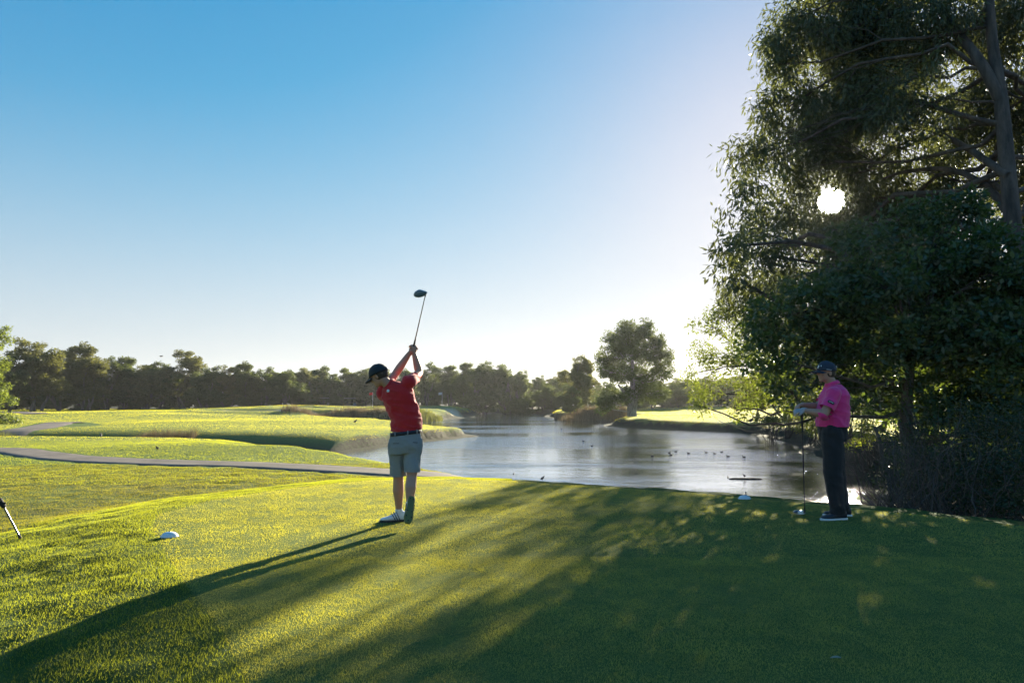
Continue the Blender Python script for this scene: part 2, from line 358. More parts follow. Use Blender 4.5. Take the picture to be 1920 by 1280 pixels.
# the pond
def build_water():
    m, t = new_mat('pond_water'); tc = N(t, 'ShaderNodeTexCoord')
    mp = N(t, 'ShaderNodeMapping'); mp.inputs['Scale'].default_value = (1.0, 1.6, 1.0); t.links.new(tc.outputs['Object'], mp.inputs['Vector'])
    n1 = noise(t, 3.2, 3, 0.55, mp.outputs[0]); n2 = noise(t, 11, 2, 0.5, mp.outputs[0]); n3 = noise(t, 0.07, 3, 0.5, tc.outputs['Object'])
    mp2 = N(t, 'ShaderNodeMapping'); mp2.inputs['Scale'].default_value = (0.35, 1.0, 1.0); t.links.new(tc.outputs['Object'], mp2.inputs['Vector'])
    n4 = noise(t, 0.16, 3, 0.5, mp2.outputs[0])
    n5 = noise(t, 0.75, 2, 0.5, mp.outputs[0]); k5 = N(t, 'ShaderNodeMath', operation='MULTIPLY_ADD'); t.links.new(n5.outputs['Fac'], k5.inputs[0]); k5.inputs[1].default_value = 2.2
    a = N(t, 'ShaderNodeMath', operation='ADD'); t.links.new(n1.outputs['Fac'], a.inputs[0])
    k = N(t, 'ShaderNodeMath', operation='MULTIPLY'); t.links.new(n2.outputs['Fac'], k.inputs[0]); k.inputs[1].default_value = 0.5; t.links.new(k.outputs[0], a.inputs[1])
    bp = N(t, 'ShaderNodeBump'); bp.inputs['Distance'].default_value = 0.04
    t.links.new(ramp(t, n4.outputs['Fac'], 0.44, 0.56, 0.2, 0.75), bp.inputs['Strength']); t.links.new(a.outputs[0], k5.inputs[2]); t.links.new(k5.outputs[0], bp.inputs['Height'])
    b = N(t, 'ShaderNodeBsdfPrincipled'); b.inputs['Base Color'].default_value = (0.045, 0.065, 0.075, 1); b.inputs['Roughness'].default_value = 0.06
    b.inputs['IOR'].default_value = 1.6; t.links.new(bp.outputs[0], b.inputs['Normal'])
    gl = N(t, 'ShaderNodeBsdfGlossy'); gl.inputs['Color'].default_value = (0.92, 0.95, 1, 1); gl.inputs['Roughness'].default_value = 0.05; t.links.new(bp.outputs[0], gl.inputs['Normal'])
    mx = N(t, 'ShaderNodeMixShader'); mx.inputs[0].default_value = 0.78; t.links.new(b.outputs[0], mx.inputs[1]); t.links.new(gl.outputs[0], mx.inputs[2])
    out(t, mx.outputs[0])
    xs = np.linspace(-85, 60, 30); ys = np.linspace(11, 150, 30); X, Y = np.meshgrid(xs, ys, indexing='ij'); idx = np.arange(900).reshape(30, 30)
    Fq = np.stack([idx[:-1, :-1], idx[1:, :-1], idx[1:, 1:], idx[:-1, 1:]], -1).reshape(-1, 4)
    me = mesh_np('pond_water', np.stack([X, Y, np.full_like(X, WL)], -1).reshape(-1, 3), Fq, True)
    tag(obj('pond_water', me, m), kind='structure')
build_water()

# ------------------------------------------------------------------ grass blades
def grass_blades(name, xr, yr, count, h, w, mask, mat, label, dens_fn=None, lean=0.5):
    x = rng.uniform(*xr, count); y = rng.uniform(*yr, count)
    k = np.abs(x) < 0.80 * y + 0.5; x, y = x[k], y[k]
    dt = poly_sd(x, y, TEE); k = mask(x, y, dt); x, y, dt = x[k], y[k], dt[k]
    z = H(x, y); n = len(x)
    a = -SUN_AZ + rng.normal(0, 0.6, n); hh = h * rng.uniform(0.55, 1.25, n); ww = w * rng.uniform(0.7, 1.3, n)
    cl = 0.8 + 0.35 * vnoise(x * 7, y * 7, s=31) + 0.3 * vnoise(x * 2, y * 2, s=32); hh *= np.clip(cl, 0.45, 1.4)
    sx, sy = np.cos(a), np.sin(a)
    lx, ly = rng.normal(0, lean, n), rng.normal(0, lean, n)
    z0 = z - 0.004
    A = np.stack([x - sx * ww / 2, y - sy * ww / 2, z0], 1); B = np.stack([x + sx * ww / 2, y + sy * ww / 2, z0], 1)
    Cc = np.stack([x + lx * hh, y + ly * hh, z + hh], 1)
    V = np.stack([A, B, Cc], 1).reshape(-1, 3)
    me = mesh_np(name, V, np.arange(3 * n).reshape(-1, 3))
    if yr[0] > 30: v_b = 0.22 * np.sign(vnoise(x * 0.015 + y * 0.02, y * 0.16, s=35)) * (vnoise(x * .03, y * .03, s=36) > -.3) + 0.12 * vnoise(x * .05, y * .3, s=37)
    else: v_b = -0.35 * (vnoise(x * 3.1, y * 3.1, s=38) > 0.62) - 0.25 * (vnoise(x * 9, y * 9, s=39) > 0.7)
    v_b = v_b - 0.5 * np.exp(-((dt + 0.95 + 0.1 * np.sin(x * 1.2)) / 0.035) ** 2) * (y > 7) + 0.25 * np.exp(-((dt + 0.05) / 0.07) ** 2)
    v = np.clip(v_b + 0.5 + 0.20 * vnoise(x * 1.1, y * 1.1, s=33) + 0.25 * vnoise(x * 4, y * 4, s=34) + rng.normal(0, 0.09, n), 0, 1)
    fattr(me, 'v', np.repeat(v, 3))
    return tag(obj(name, me, mat), label=label, cat='grass', kind='stuff')
GM_TEE = leaf_mat('tee_grass', (0.135, 0.225, 0.145), (0.205, 0.305, 0.170), (0.74, 0.66, 0.030), 0.5, 0.55, 0.25)
GM_FR = leaf_mat('fringe_grass', (0.060, 0.120, 0.035), (0.12, 0.190, 0.050), (0.50, 0.52, 0.028), 0.5, 0.55, 0.25)
GM_FAIR = leaf_mat('fairway_grass_blade', (0.14, 0.18, 0.03), (0.26, 0.28, 0.05), (0.88, 0.80, 0.03), 0.55, 0.55, 0.25)
GM_RO = leaf_mat('rough_grass', (0.05, 0.075, 0.020), (0.17, 0.145, 0.060), (0.38, 0.35, 0.03), 0.45, 0.6, 0.2)
def on_land(x, y, m=0.46): return (seg_dist(x, y, PATH_S, False) > 0.86) & (H(x, y, False) > WL + m)
grass_blades('tee_grass', (-5, 8), (2.6, 6.2), 640000, 0.011, 0.0034, lambda x, y, d: d < 0.02, GM_TEE, 'closely mown pale green turf of the tee nearest the camera', lean=0.6)
grass_blades('tee_grass', (-9, 10), (6.2, 13), 600000, 0.011, 0.0062, lambda x, y, d: d < 0.02, GM_TEE, 'closely mown turf round the feet of both golfers', lean=0.6)
grass_blades('fringe_grass', (-9, 0), (2.6, 13), 460000, 0.020, 0.0055, lambda x, y, d: (d >= 0.02) & (d < 2.4), GM_FR, 'longer deep green grass on the slope below the left edge of the tee', lean=0.5)
grass_blades('rough_grass', (-18, 2), (5, 22), 330000, 0.028, 0.012, lambda x, y, d: (d >= 2.0) & on_land(x, y, 0.15), GM_RO, 'rough tufted grass with dry brown patches between tee and cart path', lean=0.6)
grass_blades('mound_grass', (-34, 10), (17, 34), 220000, 0.028, 0.020, lambda x, y, d: (d > 2) & on_land(x, y), GM_FR, 'mown bright green grass of the mound beyond the cart path', lean=0.5)
far_ok = lambda x, y, d: (H(x, y, False) > WL + 0.46) & np.all([np.hypot((x - c[0]) / rx, (y - c[1]) / ry) > 0.92 for c, rx, ry in BUNKERS], axis=0) & (seg_dist(x, y, far_path, False) > 1.5)
grass_blades('fairway_grass', (-60, 60), (34, 66), 300000, 0.028, 0.026, far_ok, GM_FAIR, 'bright mown grass of the wide fairway across the ditch', lean=0.4)
grass_blades('green_grass', (-95, 95), (66, 116), 300000, 0.038, 0.050, far_ok, GM_FAIR, 'mown grass of the far green and fairways in front of the treeline', lean=0.4)

# ------------------------------------------------------------------ trees: tubes, leaves, crowns
def tube_np(pts, rad, sides=7):
    pts = np.asarray(pts, float); n = len(pts); rad = np.asarray(rad, float)
    T = np.gradient(pts, axis=0); T /= np.linalg.norm(T, axis=1)[:, None] + 1e-9
    ref = np.array([0.31, 0.17, 0.93]) if abs(T[0] @ np.array([0.31, 0.17, 0.93])) < 0.9 else np.array([1.0, 0, 0])
    A = np.cross(T, ref); A /= np.linalg.norm(A, axis=1)[:, None] + 1e-9; B = np.cross(T, A)
    ang = np.arange(sides) * 2 * np.pi / sides
    V = pts[:, None, :] + rad[:, None, None] * (np.cos(ang)[None, :, None] * A[:, None, :] + np.sin(ang)[None, :, None] * B[:, None, :])
    idx = np.arange(n * sides).reshape(n, sides); nx = np.roll(idx, -1, axis=1)
    Fq = np.stack([idx[:-1], nx[:-1], nx[1:], idx[1:]], -1).reshape(-1, 4)
    return V.reshape(-1, 3), Fq
class Geo:
    def __init__(s): s.V = []; s.F = []; s.n = 0
    def add(s, V, Fq): s.V.append(V); s.F.append(np.asarray(Fq) + s.n); s.n += len(V); return s
    def tube(s, pts, rad, sides=7): return s.add(*tube_np(pts, rad, sides))
    def mesh(s, name, smooth=True):
        groups = {}
        for f in s.F: groups.setdefault(f.shape[1], []).append(f)
        return mesh_np(name, np.vstack(s.V), [np.vstack(g) for g in groups.values()], smooth)
def limb_pts(a, b, n=7, sag=0.12, wob=0.05, r=None):
    r = r or rng
    a = np.asarray(a, float); b = np.asarray(b, float); L = np.linalg.norm(b - a); t = np.linspace(0, 1, n)[:, None]
    off = r.normal(0, 1, 3) * L * sag; w = r.normal(0, 1, (n, 3)) * L * wob * 0.4; w[0] = w[-1] = 0
    return a + (b - a) * t + off * np.sin(np.pi * t) + w
def leaves_np(C, n_per, spread, L, W, droop=0.3, r=None, tri=False, hue=None, flat=0.75):
    """clumps of leaves: C (k,3) clump centres; returns V, faces, v-attribute"""
    r = r or rng; k = len(C); n = k * n_per
    sp = np.repeat(np.asarray(spread) * np.ones(k), n_per)
    off = r.normal(0, 1, (n, 3)); off /= np.linalg.norm(off, axis=1)[:, None] + 1e-9
    off *= (r.uniform(0, 1, n) ** 0.45)[:, None] * sp[:, None]; off[:, 2] *= flat
    p = np.repeat(C, n_per, axis=0) + off
    d = off / (sp[:, None] + 1e-9) + r.normal(0, 0.7, (n, 3)); d[:, 2] -= droop * 2.0
    d /= np.linalg.norm(d, axis=1)[:, None] + 1e-9
    s = np.cross(d, r.normal(0, 1, (n, 3))); s /= np.linalg.norm(s, axis=1)[:, None] + 1e-9
    l = (L * r.uniform(0.6, 1.25, n))[:, None]; w = (W * r.uniform(0.7, 1.2, n))[:, None]
    if tri:
        V = np.stack([p - s * w * .5, p + s * w * .5, p + d * l], 1).reshape(-1, 3); Fq = np.arange(3 * n).reshape(-1, 3); m = 3
    else:
        V = np.stack([p, p + d * l * .45 + s * w * .5, p + d * l, p + d * l * .45 - s * w * .5], 1).reshape(-1, 3); Fq = np.arange(4 * n).reshape(-1, 4); m = 4
    hue = r.normal(0.45, 0.16, k) if hue is None else hue
    v = np.clip(np.repeat(hue, n_per) + r.normal(0, 0.14, n), 0, 1)
    return V, Fq, np.repeat(v, m)
def crown_mesh(name, C, n_per, spread, L, W, **kw):
    V, Fq, v = leaves_np(C, n_per, spread, L, W, **kw)
    me = mesh_np(name, V, Fq); fattr(me, 'v', v); return me
def blob_points(blobs, density, r=None, shell=0.55):
    """points through the outer part of ellipsoids (cx,cy,cz,rx,ry,rz), count by volume"""
    r = r or rng; o = []; own = []
    for i, (cx, cy, cz, rx, ry, rz) in enumerate(blobs):
        n = max(4, int(density * 4.19 * rx * ry * rz)); d = r.normal(0, 1, (n, 3)); d /= np.linalg.norm(d, axis=1)[:, None]
        d *= (shell + (1 - shell) * r.uniform(0, 1, n) ** 0.7)[:, None]
        o.append(d * [rx, ry, rz] + [cx, cy, cz]); own += [i] * n
    return np.vstack(o), np.array(own)

LM_FAR = leaf_mat('gum_leaf_far', (0.032, 0.055, 0.018), (0.090, 0.125, 0.040), (0.20, 0.24, 0.045), 0.38, 0.6, 0.25)
LM_FARW = leaf_mat('gum_leaf_warm', (0.045, 0.060, 0.020), (0.130, 0.140, 0.046), (0.26, 0.26, 0.055), 0.38, 0.6, 0.25)
LM_EUC = leaf_mat('eucalypt_leaf', (0.026, 0.042, 0.020), (0.088, 0.108, 0.054), (0.20, 0.22, 0.05), 0.36, 0.42, 0.45)
LM_FIG = leaf_mat('broad_leaf', (0.012, 0.030, 0.012), (0.045, 0.085, 0.030), (0.20, 0.28, 0.03), 0.30, 0.38, 0.5)
LM_LIGHT = leaf_mat('light_leaf', (0.045, 0.075, 0.018), (0.12, 0.16, 0.035), (0.30, 0.36, 0.04), 0.45, 0.5, 0.3)
LM_BUSH = leaf_mat('sunny_bush_leaf', (0.06, 0.10, 0.015), (0.15, 0.20, 0.03), (0.42, 0.48, 0.04), 0.5, 0.5, 0.3)
LM_DARK = leaf_mat('dark_scrub_leaf', (0.016, 0.026, 0.012), (0.045, 0.060, 0.024), (0.09, 0.13, 0.025), 0.25, 0.5, 0.3)
BARK_PALE = bark_mat('pale_bark', (0.07, 0.062, 0.05), (0.19, 0.17, 0.14), 5)
BARK_DARK = bark_mat('dark_bark', (0.035, 0.028, 0.022), (0.10, 0.08, 0.065), 7)
BARK_GUM = bark_mat('gum_bark', (0.035, 0.027, 0.023), (0.12, 0.09, 0.075), 4)
BARK_PAPER = bark_mat('paperbark', (0.10, 0.09, 0.08), (0.38, 0.35, 0.31), 9)

# --- far paperbark / gum trees: a few shapes about 8 m tall, copied with their trunks
def far_tree_meshes(seed, kind):
    r = np.random.default_rng(seed); Ht = 8.0
    tall = kind != 'bush'
    base_z = 1.7 if tall else 0.2
    nb = r.integers(7, 11); blobs = []
    for i in range(nb):
        a = r.uniform(0, 2 * np.pi); zz = r.uniform(base_z, Ht - 1.3); f = (zz - base_z) / (Ht - base_z)
        rad = 1.7 * (1 - 0.45 * f) * r.uniform(0.4, 1.1)
        s = r.uniform(0.75, 1.35) * (1.15 - 0.3 * f)
        blobs.append((rad * math.cos(a), rad * math.sin(a), zz, s * 1.15, s * 1.15, s * 0.85))
    blobs.append((r.normal(0, .3), r.normal(0, .3), Ht - 1.0, 1.0, 1.0, 0.8))
    for q in range(3): blobs.append((r.normal(0, .9), r.normal(0, .9), r.uniform(base_z + .5, Ht - 2), 1.3, 1.3, 1.0))
    C, own = blob_points(blobs, 2.6, r, 0.35)
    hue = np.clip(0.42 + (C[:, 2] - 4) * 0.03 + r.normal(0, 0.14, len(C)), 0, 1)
    cr = crown_mesh('crown', C, 105, 0.46, 0.22, 0.13, droop=0.15, r=r, hue=hue, tri=True)
    g = Geo(); ns = r.integers(2, 4) if tall else 2
    for q in range(ns):
        top = np.array(blobs[r.integers(0, len(blobs))][:3]); b0 = np.array([r.normal(0, .25), r.normal(0, .25), -0.4])
        pts = limb_pts(b0, top, 7, 0.05, 0.04, r); g.tube(pts, np.linspace(0.14, 0.05, 7), 6)
        for w in range(3):
            k = r.integers(2, 5); bb = np.array(blobs[r.integers(0, len(blobs))][:3]); g.tube(limb_pts(pts[k], bb, 5, 0.08, 0.04, r), np.linspace(0.07, 0.025, 5), 5)
    return cr, g.mesh('trunk')
FAR = [far_tree_meshes(100 + i, 'tree') for i in range(8)]
FARB = [far_tree_meshes(200 + i, 'bush') for i in range(3)]
FAR_W = [(c.copy(), t_) for c, t_ in FAR]
for c_, t_ in FAR + FARB: c_.materials.append(LM_FAR)
for c_, t_ in FAR_W: c_.materials.append(LM_FARW)
for c_, t_ in FAR: t_.materials.append(BARK_PALE)
for c_, t_ in FARB: t_.materials.append(BARK_DARK)
ft_r = random.Random(5)
def put_tree(name, meshes, x, y, h, wide, label, cat='tree', group=None):
    e = empty(name, (x, y, H1(x, y) - 0.05), label=label, cat=cat, group=group)
    e.rotation_euler[2] = ft_r.uniform(0, 6.28); s = h / 8.0; e.scale = (s * wide, s * wide, s)
    for nm, me in (('crown', meshes[0]), ('trunk', meshes[1])):
        o = bpy.data.objects.new(nm, me); COL.objects.link(o); o.parent = e
    return e
# front row: (px, top py, distance)
FRONT = [(-150, 655, 84), (-90, 650, 86), (-35, 662, 84), (22, 668, 88), (66, 642, 90), (112, 676, 95), (160, 650, 98), (203, 676, 104), (238, 672, 106), (272, 690, 104), (300, 684, 108), (343, 662, 108), (386, 690, 106),
         (425, 686, 108), (462, 679, 108), (500, 690, 110), (535, 696, 108), (572, 690, 114), (608, 688, 118), (645, 690, 120), (680, 690, 122), (722, 694, 124), (765, 692, 126), (803, 681, 124), (842, 684, 124)]
FL = ['tall rounded gum with open crown near the left end of the far treeline', 'broad gum second from the left in the far treeline', 'tall grey green gum standing above its neighbours in the left treeline',
      'dark paperbark below the highest crest of the left treeline']
g_tree = 'trees of the far treeline behind the fairways'
FRL = {22: 'dark paperbark right behind the bright green tree at the left edge', 112: 'lower paperbark in the dip between the two leftmost tall gums', 203: 'paperbark just right of the tall gum with sky in its crown', 238: 'paperbark above the left fairway crest, second right of the open crowned gum',
       272: 'low topped paperbark under the flying bird, left side', 300: 'paperbark directly beneath the flying bird', 386: 'paperbark next right of the highest gum in the left treeline', 425: 'paperbark second right of the highest gum in the left treeline',
       462: 'slightly taller paperbark midway between the highest gum and the far bunkers', 500: 'paperbark standing above the left end of the far bunkers', 535: 'brown tinged paperbark with the lowest top above the far bunkers', 572: 'paperbark just left of the left golf cart in the treeline',
       608: 'paperbark directly behind the left golf cart', 645: 'paperbark directly behind the right golf cart', 680: 'paperbark behind the red flag, left of the cap of the golfer in red', 722: 'paperbark behind the head of the golfer in red', 765: 'paperbark seen through the raised arms of the golfer in red',
       803: 'tall paperbark just right of the elbow of the golfer in red', 842: 'paperbark behind the pale flag, right of the golfer in red'}
shared = 'grey green paperbark in the dense dark treeline behind the fairways and pond'
named = {66: 'broad brownish gum with a wide open crown, second tree from the left edge', 160: 'tall gum with sky showing through its crown at left of treeline', 343: 'tallest gum in the middle of the treeline left of the red shirted golfer'}
for i, (px, top, Y) in enumerate(FRONT):
    q = P(px, 743, Y); h = (743 - top) / 1280 * Y + CAMH - H1(q[0], Y)
    big = px in named
    put_tree('gum_tree' if big else 'paperbark_tree', (FAR_W if (big or i % 4 == 1) else FAR)[i % 8], q[0], Y, h * (1.10 if px < 420 else 1.05), (1.05 if big else 0.85) * 9.5 / h * ft_r.uniform(0.95, 1.2), named.get(px, FRL.get(px, shared)), group=None if big else g_tree)
# row behind, taller by eye, fills the gaps
for i in range(46):
    px = -220 + i * 28 + ft_r.uniform(-8, 8); Y = 112 + ft_r.uniform(0, 9) + max(0, (px - 450) / 450) * 22
    if px > 1050: Y += 20
    q = P(px, 743, Y); top = 700 + ft_r.uniform(-9, 10); h = (743 - top) / 1280 * Y + CAMH - H1(q[0], Y)
    put_tree('paperbark_tree', FAR[(i * 3 + 1) % 8], q[0], Y, h, 1.15, shared, group=g_tree)
# low scrub under the wood
for i in range(46):
    px = -200 + i * 27 + ft_r.uniform(-10, 10); Y = 103 + ft_r.uniform(0, 6) + max(0, (px - 450) / 450) * 24
    q = P(px, 743, Y); put_tree('understory_shrub', FARB[i % 3], q[0], min(Y + 3, 122 if px > 960 else 999), ft_r.uniform(3.0, 4.4), 1.9, 'dark undergrowth shrub between the trunks of the far treeline', 'shrub', 'shrubs under the far treeline')
# round dense trees at the water's far end
for px, top, Y, w, lab in ((872, 686, 121, 1.0, 'dense round paperbark left of the tallest group at the far end of the pond'), (905, 676, 116, 1.25, 'dense dark paperbark rising straight from the far end of the pond'), (945, 672, 117, 1.2, 'highest dense paperbark at the far end of the pond'),
                      (977, 684, 118, 0.95, 'dense paperbark at the right side of the clump at the far end of the pond')):
    q = P(px, 743, Y); h = (743 - top) / 1280 * Y + CAMH - WL + 0.2
    put_tree('paperbark_tree', FAR[int(px) % 8], q[0], Y, h, w, lab)
    put_tree('waterside_shrub', FARB[int(px) % 3], q[0] + 0.8, Y - 1.6, 4.6, 1.25, 'dark shrub hanging over the water under the paperbarks at the far end of the pond', 'shrub', 'shrubs at the far end of the pond')
for px, top, Y, w in ((1008, 708, 168, 1.1), (1032, 706, 172, 1.2), (1056, 690, 160, 1.0), (1000, 718, 182, 1.2), (1085, 716, 175, 1.2), (1120, 715, 178, 1.2), (1222, 708, 122, 1.5), (1250, 716, 118, 1.7), (1276, 706, 121, 1.5), (1302, 714, 117, 1.7), (1330, 704, 120, 1.6), (1358, 708, 118, 1.6), (1390, 700, 116, 1.6), (1425, 700, 116, 1.6), (1460, 698, 114, 1.6), (1240, 728, 109, 1.9), (1290, 730, 108, 1.9), (1340, 728, 108, 1.9), (1395, 726, 107, 1.9), (1500, 700, 112, 1.6)):
    q = P(px, 743, Y); h = (743 - top) / 1280 * Y + CAMH - H1(q[0], Y)
    put_tree('distant_tree', FAR_W[int(px) % 8], q[0], Y, h, w, 'hazy distant tree seen beyond the end of the pond and the right fairway', group='distant trees beyond the pond')
q = P(1086, 743, 97); put_tree('gum_tree', FAR_W[2], q[0], 97, 8.2, 1.0, 'mid sized open gum just left of the big lone tree across the water')
q = P(1070, 743, 90); put_tree('dark_bush', FARB[1], q[0], 90, 3.7, 1.25, 'low dark rounded bush on the far bank left of the big lone tree', 'bush')
q = P(1020, 743, 120); put_tree('dark_bush', FARB[2], q[0], 120, 4.5, 1.0, 'small dark bush beside the water at the far end, left of the rounded bush', 'bush')

def build_tree(name, base, trunk_pts, trunk_rad, blobs, density, n_per, spread, L, W, mat, bark, label, droop=0.3, seed=1, extra=(), limbs=16, shell=0.4, gap=None, cat='tree', twig=0.02, tri=False, flat=0.75, reject=None):
    r = np.random.default_rng(seed)
    e = empty(name, base, label=label, cat=cat)
    C, own = blob_points(blobs, density, r, shell)
    if reject is not None: k = reject(C); C, own = C[k], own[k]
    bh = r.normal(0.45, 0.12, len(blobs)); hue = np.clip(bh[own] + r.normal(0, 0.2, len(C)), 0, 1)
    if isinstance(spread, tuple): spread = r.uniform(spread[0], spread[1], len(C))
    V, Fq, v = leaves_np(C, n_per, spread, L, W, droop=droop, r=r, tri=tri, hue=hue, flat=flat)
    if gap is not None:
        m = 3 if tri else 4; cen = V.reshape(-1, m, 3).mean(1); k = gap(cen); V = V.reshape(-1, m, 3)[k].reshape(-1, 3); v = v.reshape(-1, m)[k].ravel(); Fq = np.arange(len(V)).reshape(-1, m)
    me = mesh_np('crown', V, Fq); fattr(me, 'v', v); obj('crown', me, mat, e)
    g = Geo(); tp = np.asarray(trunk_pts, float); ts = smooth_line3(tp, 5); tr_ = np.interp(np.linspace(0, 1, len(ts)), np.linspace(0, 1, len(trunk_rad)), trunk_rad)
    tr_[0] *= 1.25; g.tube(ts, tr_, 12)
    gb = Geo()
    for ex, er in extra: es = smooth_line3(np.asarray(ex, float), 5); gb.tube(es, np.interp(np.linspace(0, 1, len(es)), np.linspace(0, 1, len(er)), er), 9)
    for i, bl in enumerate(blobs):
        c = np.array(bl[:3]); dd = np.linalg.norm(ts - c, axis=1) + np.maximum(0, ts[:, 2] - c[2] + 0.3) * 2; j = int(np.argmin(dd)); j = max(2, min(j, len(ts) - 1))
        pts = limb_pts(ts[j], c, 8, 0.10, 0.05, r)
        if gap is not None:
            w_ = np.concatenate([pts[:-1] + (pts[1:] - pts[:-1]) * f_ for f_ in np.linspace(0, 1, 9)]) - np.array([0, 0, CAMH]); t_ = w_ @ SUN_DIR
            if np.min(np.linalg.norm(w_ - t_[:, None] * SUN_DIR, axis=1) / t_) < 0.022: continue
        r0 = min(tr_[j] * 0.45, 0.02 + 0.010 * np.linalg.norm(c - ts[j])); gb.tube(pts, np.linspace(r0, r0 * 0.4, 8), 7)
        kk = np.where(own == i)[0]
        for q_ in r.choice(kk, min(limbs, len(kk)), replace=False) if len(kk) else ():
            s0 = pts[r.integers(3, 8)]; tw = limb_pts(s0, C[q_], 6, 0.10, 0.06, r)
            if gap is None or gap(np.concatenate([tw[:-1] + (tw[1:] - tw[:-1]) * f_ for f_ in (0, .25, .5, .75, 1)])).all(): gb.tube(tw, np.linspace(twig, twig * 0.3, 6), 4)
    obj('trunk', g.mesh('trunk'), bark, e); obj('branch', gb.mesh('branch'), bark, e)
    return e
def smooth_line3(pts, n=5):
    pts = np.asarray(pts, float); Q = np.vstack([2 * pts[0] - pts[1], pts, 2 * pts[-1] - pts[-2]]); o = []
    for i in range(1, len(Q) - 2):
        a, b, c, d = Q[i - 1:i + 3]
        for k in range(n):
            t = k / n; o.append(0.5 * ((2 * b) + (-a + c) * t + (2 * a - 5 * b + 4 * c - d) * t * t + (-a + 3 * b - 3 * c + d) * t ** 3))
    o.append(Q[-2]); return np.array(o)
def B(px, py, Y, rpx, rpy=None, rd=None):
    """a foliage mass at a distance, radii given as they look"""
    c = P(px, py, Y); s = Y / 1280; rpy = rpy or rpx; return (c[0], c[1], c[2], rpx * s, (rd or (rpx + rpy) / 2) * s, rpy * s)

# --- the lone tree on the peninsula
Yb = 73.0; q = G(1185, 793, -1.2); bx = P(1185, 743, Yb)[0]; bz = H1(bx, Yb)
lone = [B(1190, 625, Yb, 34, 22), B(1155, 640, Yb, 30, 22), B(1225, 645, Yb, 30, 24), B(1140, 668, Yb, 24, 22), B(1190, 665, Yb, 40, 26), B(1240, 675, Yb, 24, 26), B(1170, 700, Yb, 36, 22), B(1215, 705, Yb + 1, 36, 20), B(1130, 695, Yb, 22, 14),
        B(1250, 700, Yb, 14, 18), B(1230, 735, Yb - 1, 26, 18), B(1195, 735, Yb, 34, 16), B(1150, 745, Yb - 1, 30, 18), B(1135, 765, Yb - 2, 20, 14), B(1205, 612, Yb, 22, 14), B(1170, 612, Yb, 20, 12)]
build_tree('lone_paperbark_tree', (bx, Yb, bz), [(bx, Yb, bz - 0.4), (bx - 0.05, Yb, bz + 1.2), (bx + 0.1, Yb, bz + 2.6), (bx + 0.05, Yb, bz + 4.4), (bx + 0.2, Yb, bz + 7.4)], [0.55, 0.48, 0.36, 0.2, 0.1], lone + [B(1136, 752, Yb - 2, 20, 20), B(1240, 738, Yb, 16, 14)], 3.3, 46, 0.5, 0.28, 0.15, LM_FAR, BARK_PAPER,
           'large lone tree with rounded crown and pale trunk on the grassy point across the pond', droop=0.1, seed=21, limbs=6, shell=0.3, twig=0.05,
           extra=[([(bx + .1, Yb, bz + .4), (bx + .55, Yb, bz + 1.8), (bx + 1.2, Yb, bz + 3.6)], [0.3, 0.22, 0.12]), ([(bx - .1, Yb, bz + .5), (bx - .5, Yb - .2, bz + 2.0), (bx - 1.5, Yb, bz + 3.4)], [0.28, 0.2, 0.1])], tri=True)

# --- the tall eucalypt that holds the sun, right
def sun_gap(cen):
    w = cen - np.array([0, 0, CAMH]); t = w @ SUN_DIR; dd = np.linalg.norm(w - t[:, None] * SUN_DIR, axis=1)
    q = np.clip((dd / t - 0.0095) / 0.026, 0, 1)
    return q > np.random.default_rng(3).uniform(0, 1, len(t)) * 0.999 + 0.001
Ye = 23.0
ex = P(1885, 743, 19)[0]; ez = H1(ex, 19)
euc = [B(1560, 60, Ye, 110, 80), B(1460, 120, Ye, 55, 60), B(1640, 30, Ye, 90, 90), B(1760, 60, Ye - 2, 90, 80), B(1880, 60, Ye - 1, 100, 90), B(1480, 200, Ye, 70, 60), B(1590, 190, Ye, 90, 80), B(1700, 200, Ye - 2, 90, 80), B(1420, 290, Ye, 60, 55),
       B(1530, 300, Ye + 1, 80, 60), B(1640, 310, Ye + 1, 80, 55), B(1385, 385, 18.5, 48, 50), B(1460, 400, Ye + 1, 60, 52), B(1385, 460, 18.5, 46, 45), B(1450, 480, 20, 60, 50), B(1390, 525, 18.5, 38, 30), B(1440, 545, 28, 50, 34), B(1385, 582, 30, 40, 22), B(1430, 590, 30, 40, 28), B(1384, 492, 30, 17, 15), B(1366, 545, 30, 13, 12), B(1402, 440, 30, 16, 14), B(1480, 520, Ye, 50, 45), B(1620, 430, Ye + 2, 80, 60),
       B(1560, 480, Ye + 1, 70, 55), B(1820, 230, Ye + 2, 80, 90), B(1900, 330, Ye + 2, 60, 90), B(1760, 330, Ye + 1, 60, 45), B(1540, -60, Ye, 110, 70), B(1680, -120, Ye, 150, 110), B(1850, -120, Ye - 1, 150, 110), B(1460, 40, Ye + 1, 40, 40), B(1960, 200, Ye, 90, 120), B(1730, 480, Ye + 2, 80, 60),
       B(1440, 600, Ye + 2, 50, 40), B(1530, 590, Ye + 2, 60, 50), B(2060, 380, Ye, 110, 110), B(2080, 180, Ye, 110, 120), B(2200, 300, Ye, 120, 140), B(1960, 430, Ye, 80, 90), B(1600, 380, Ye + 3, 90, 70), B(1700, 400, Ye + 3, 90, 70), B(1520, 400, Ye + 3, 60, 60), B(1650, 120, Ye + 2, 110, 90), B(1550, 250, Ye + 3, 80, 80)]
tk = [(ex + 0.5, 19, ez - 0.5), P(1915, 560, 19), P(1897, 400, 19), P(1878, 200, 19.5), P(1862, 90, 19.8), P(1853, -20, 20), P(1840, -160, 20.3), P(1800, -330, 20.6)]
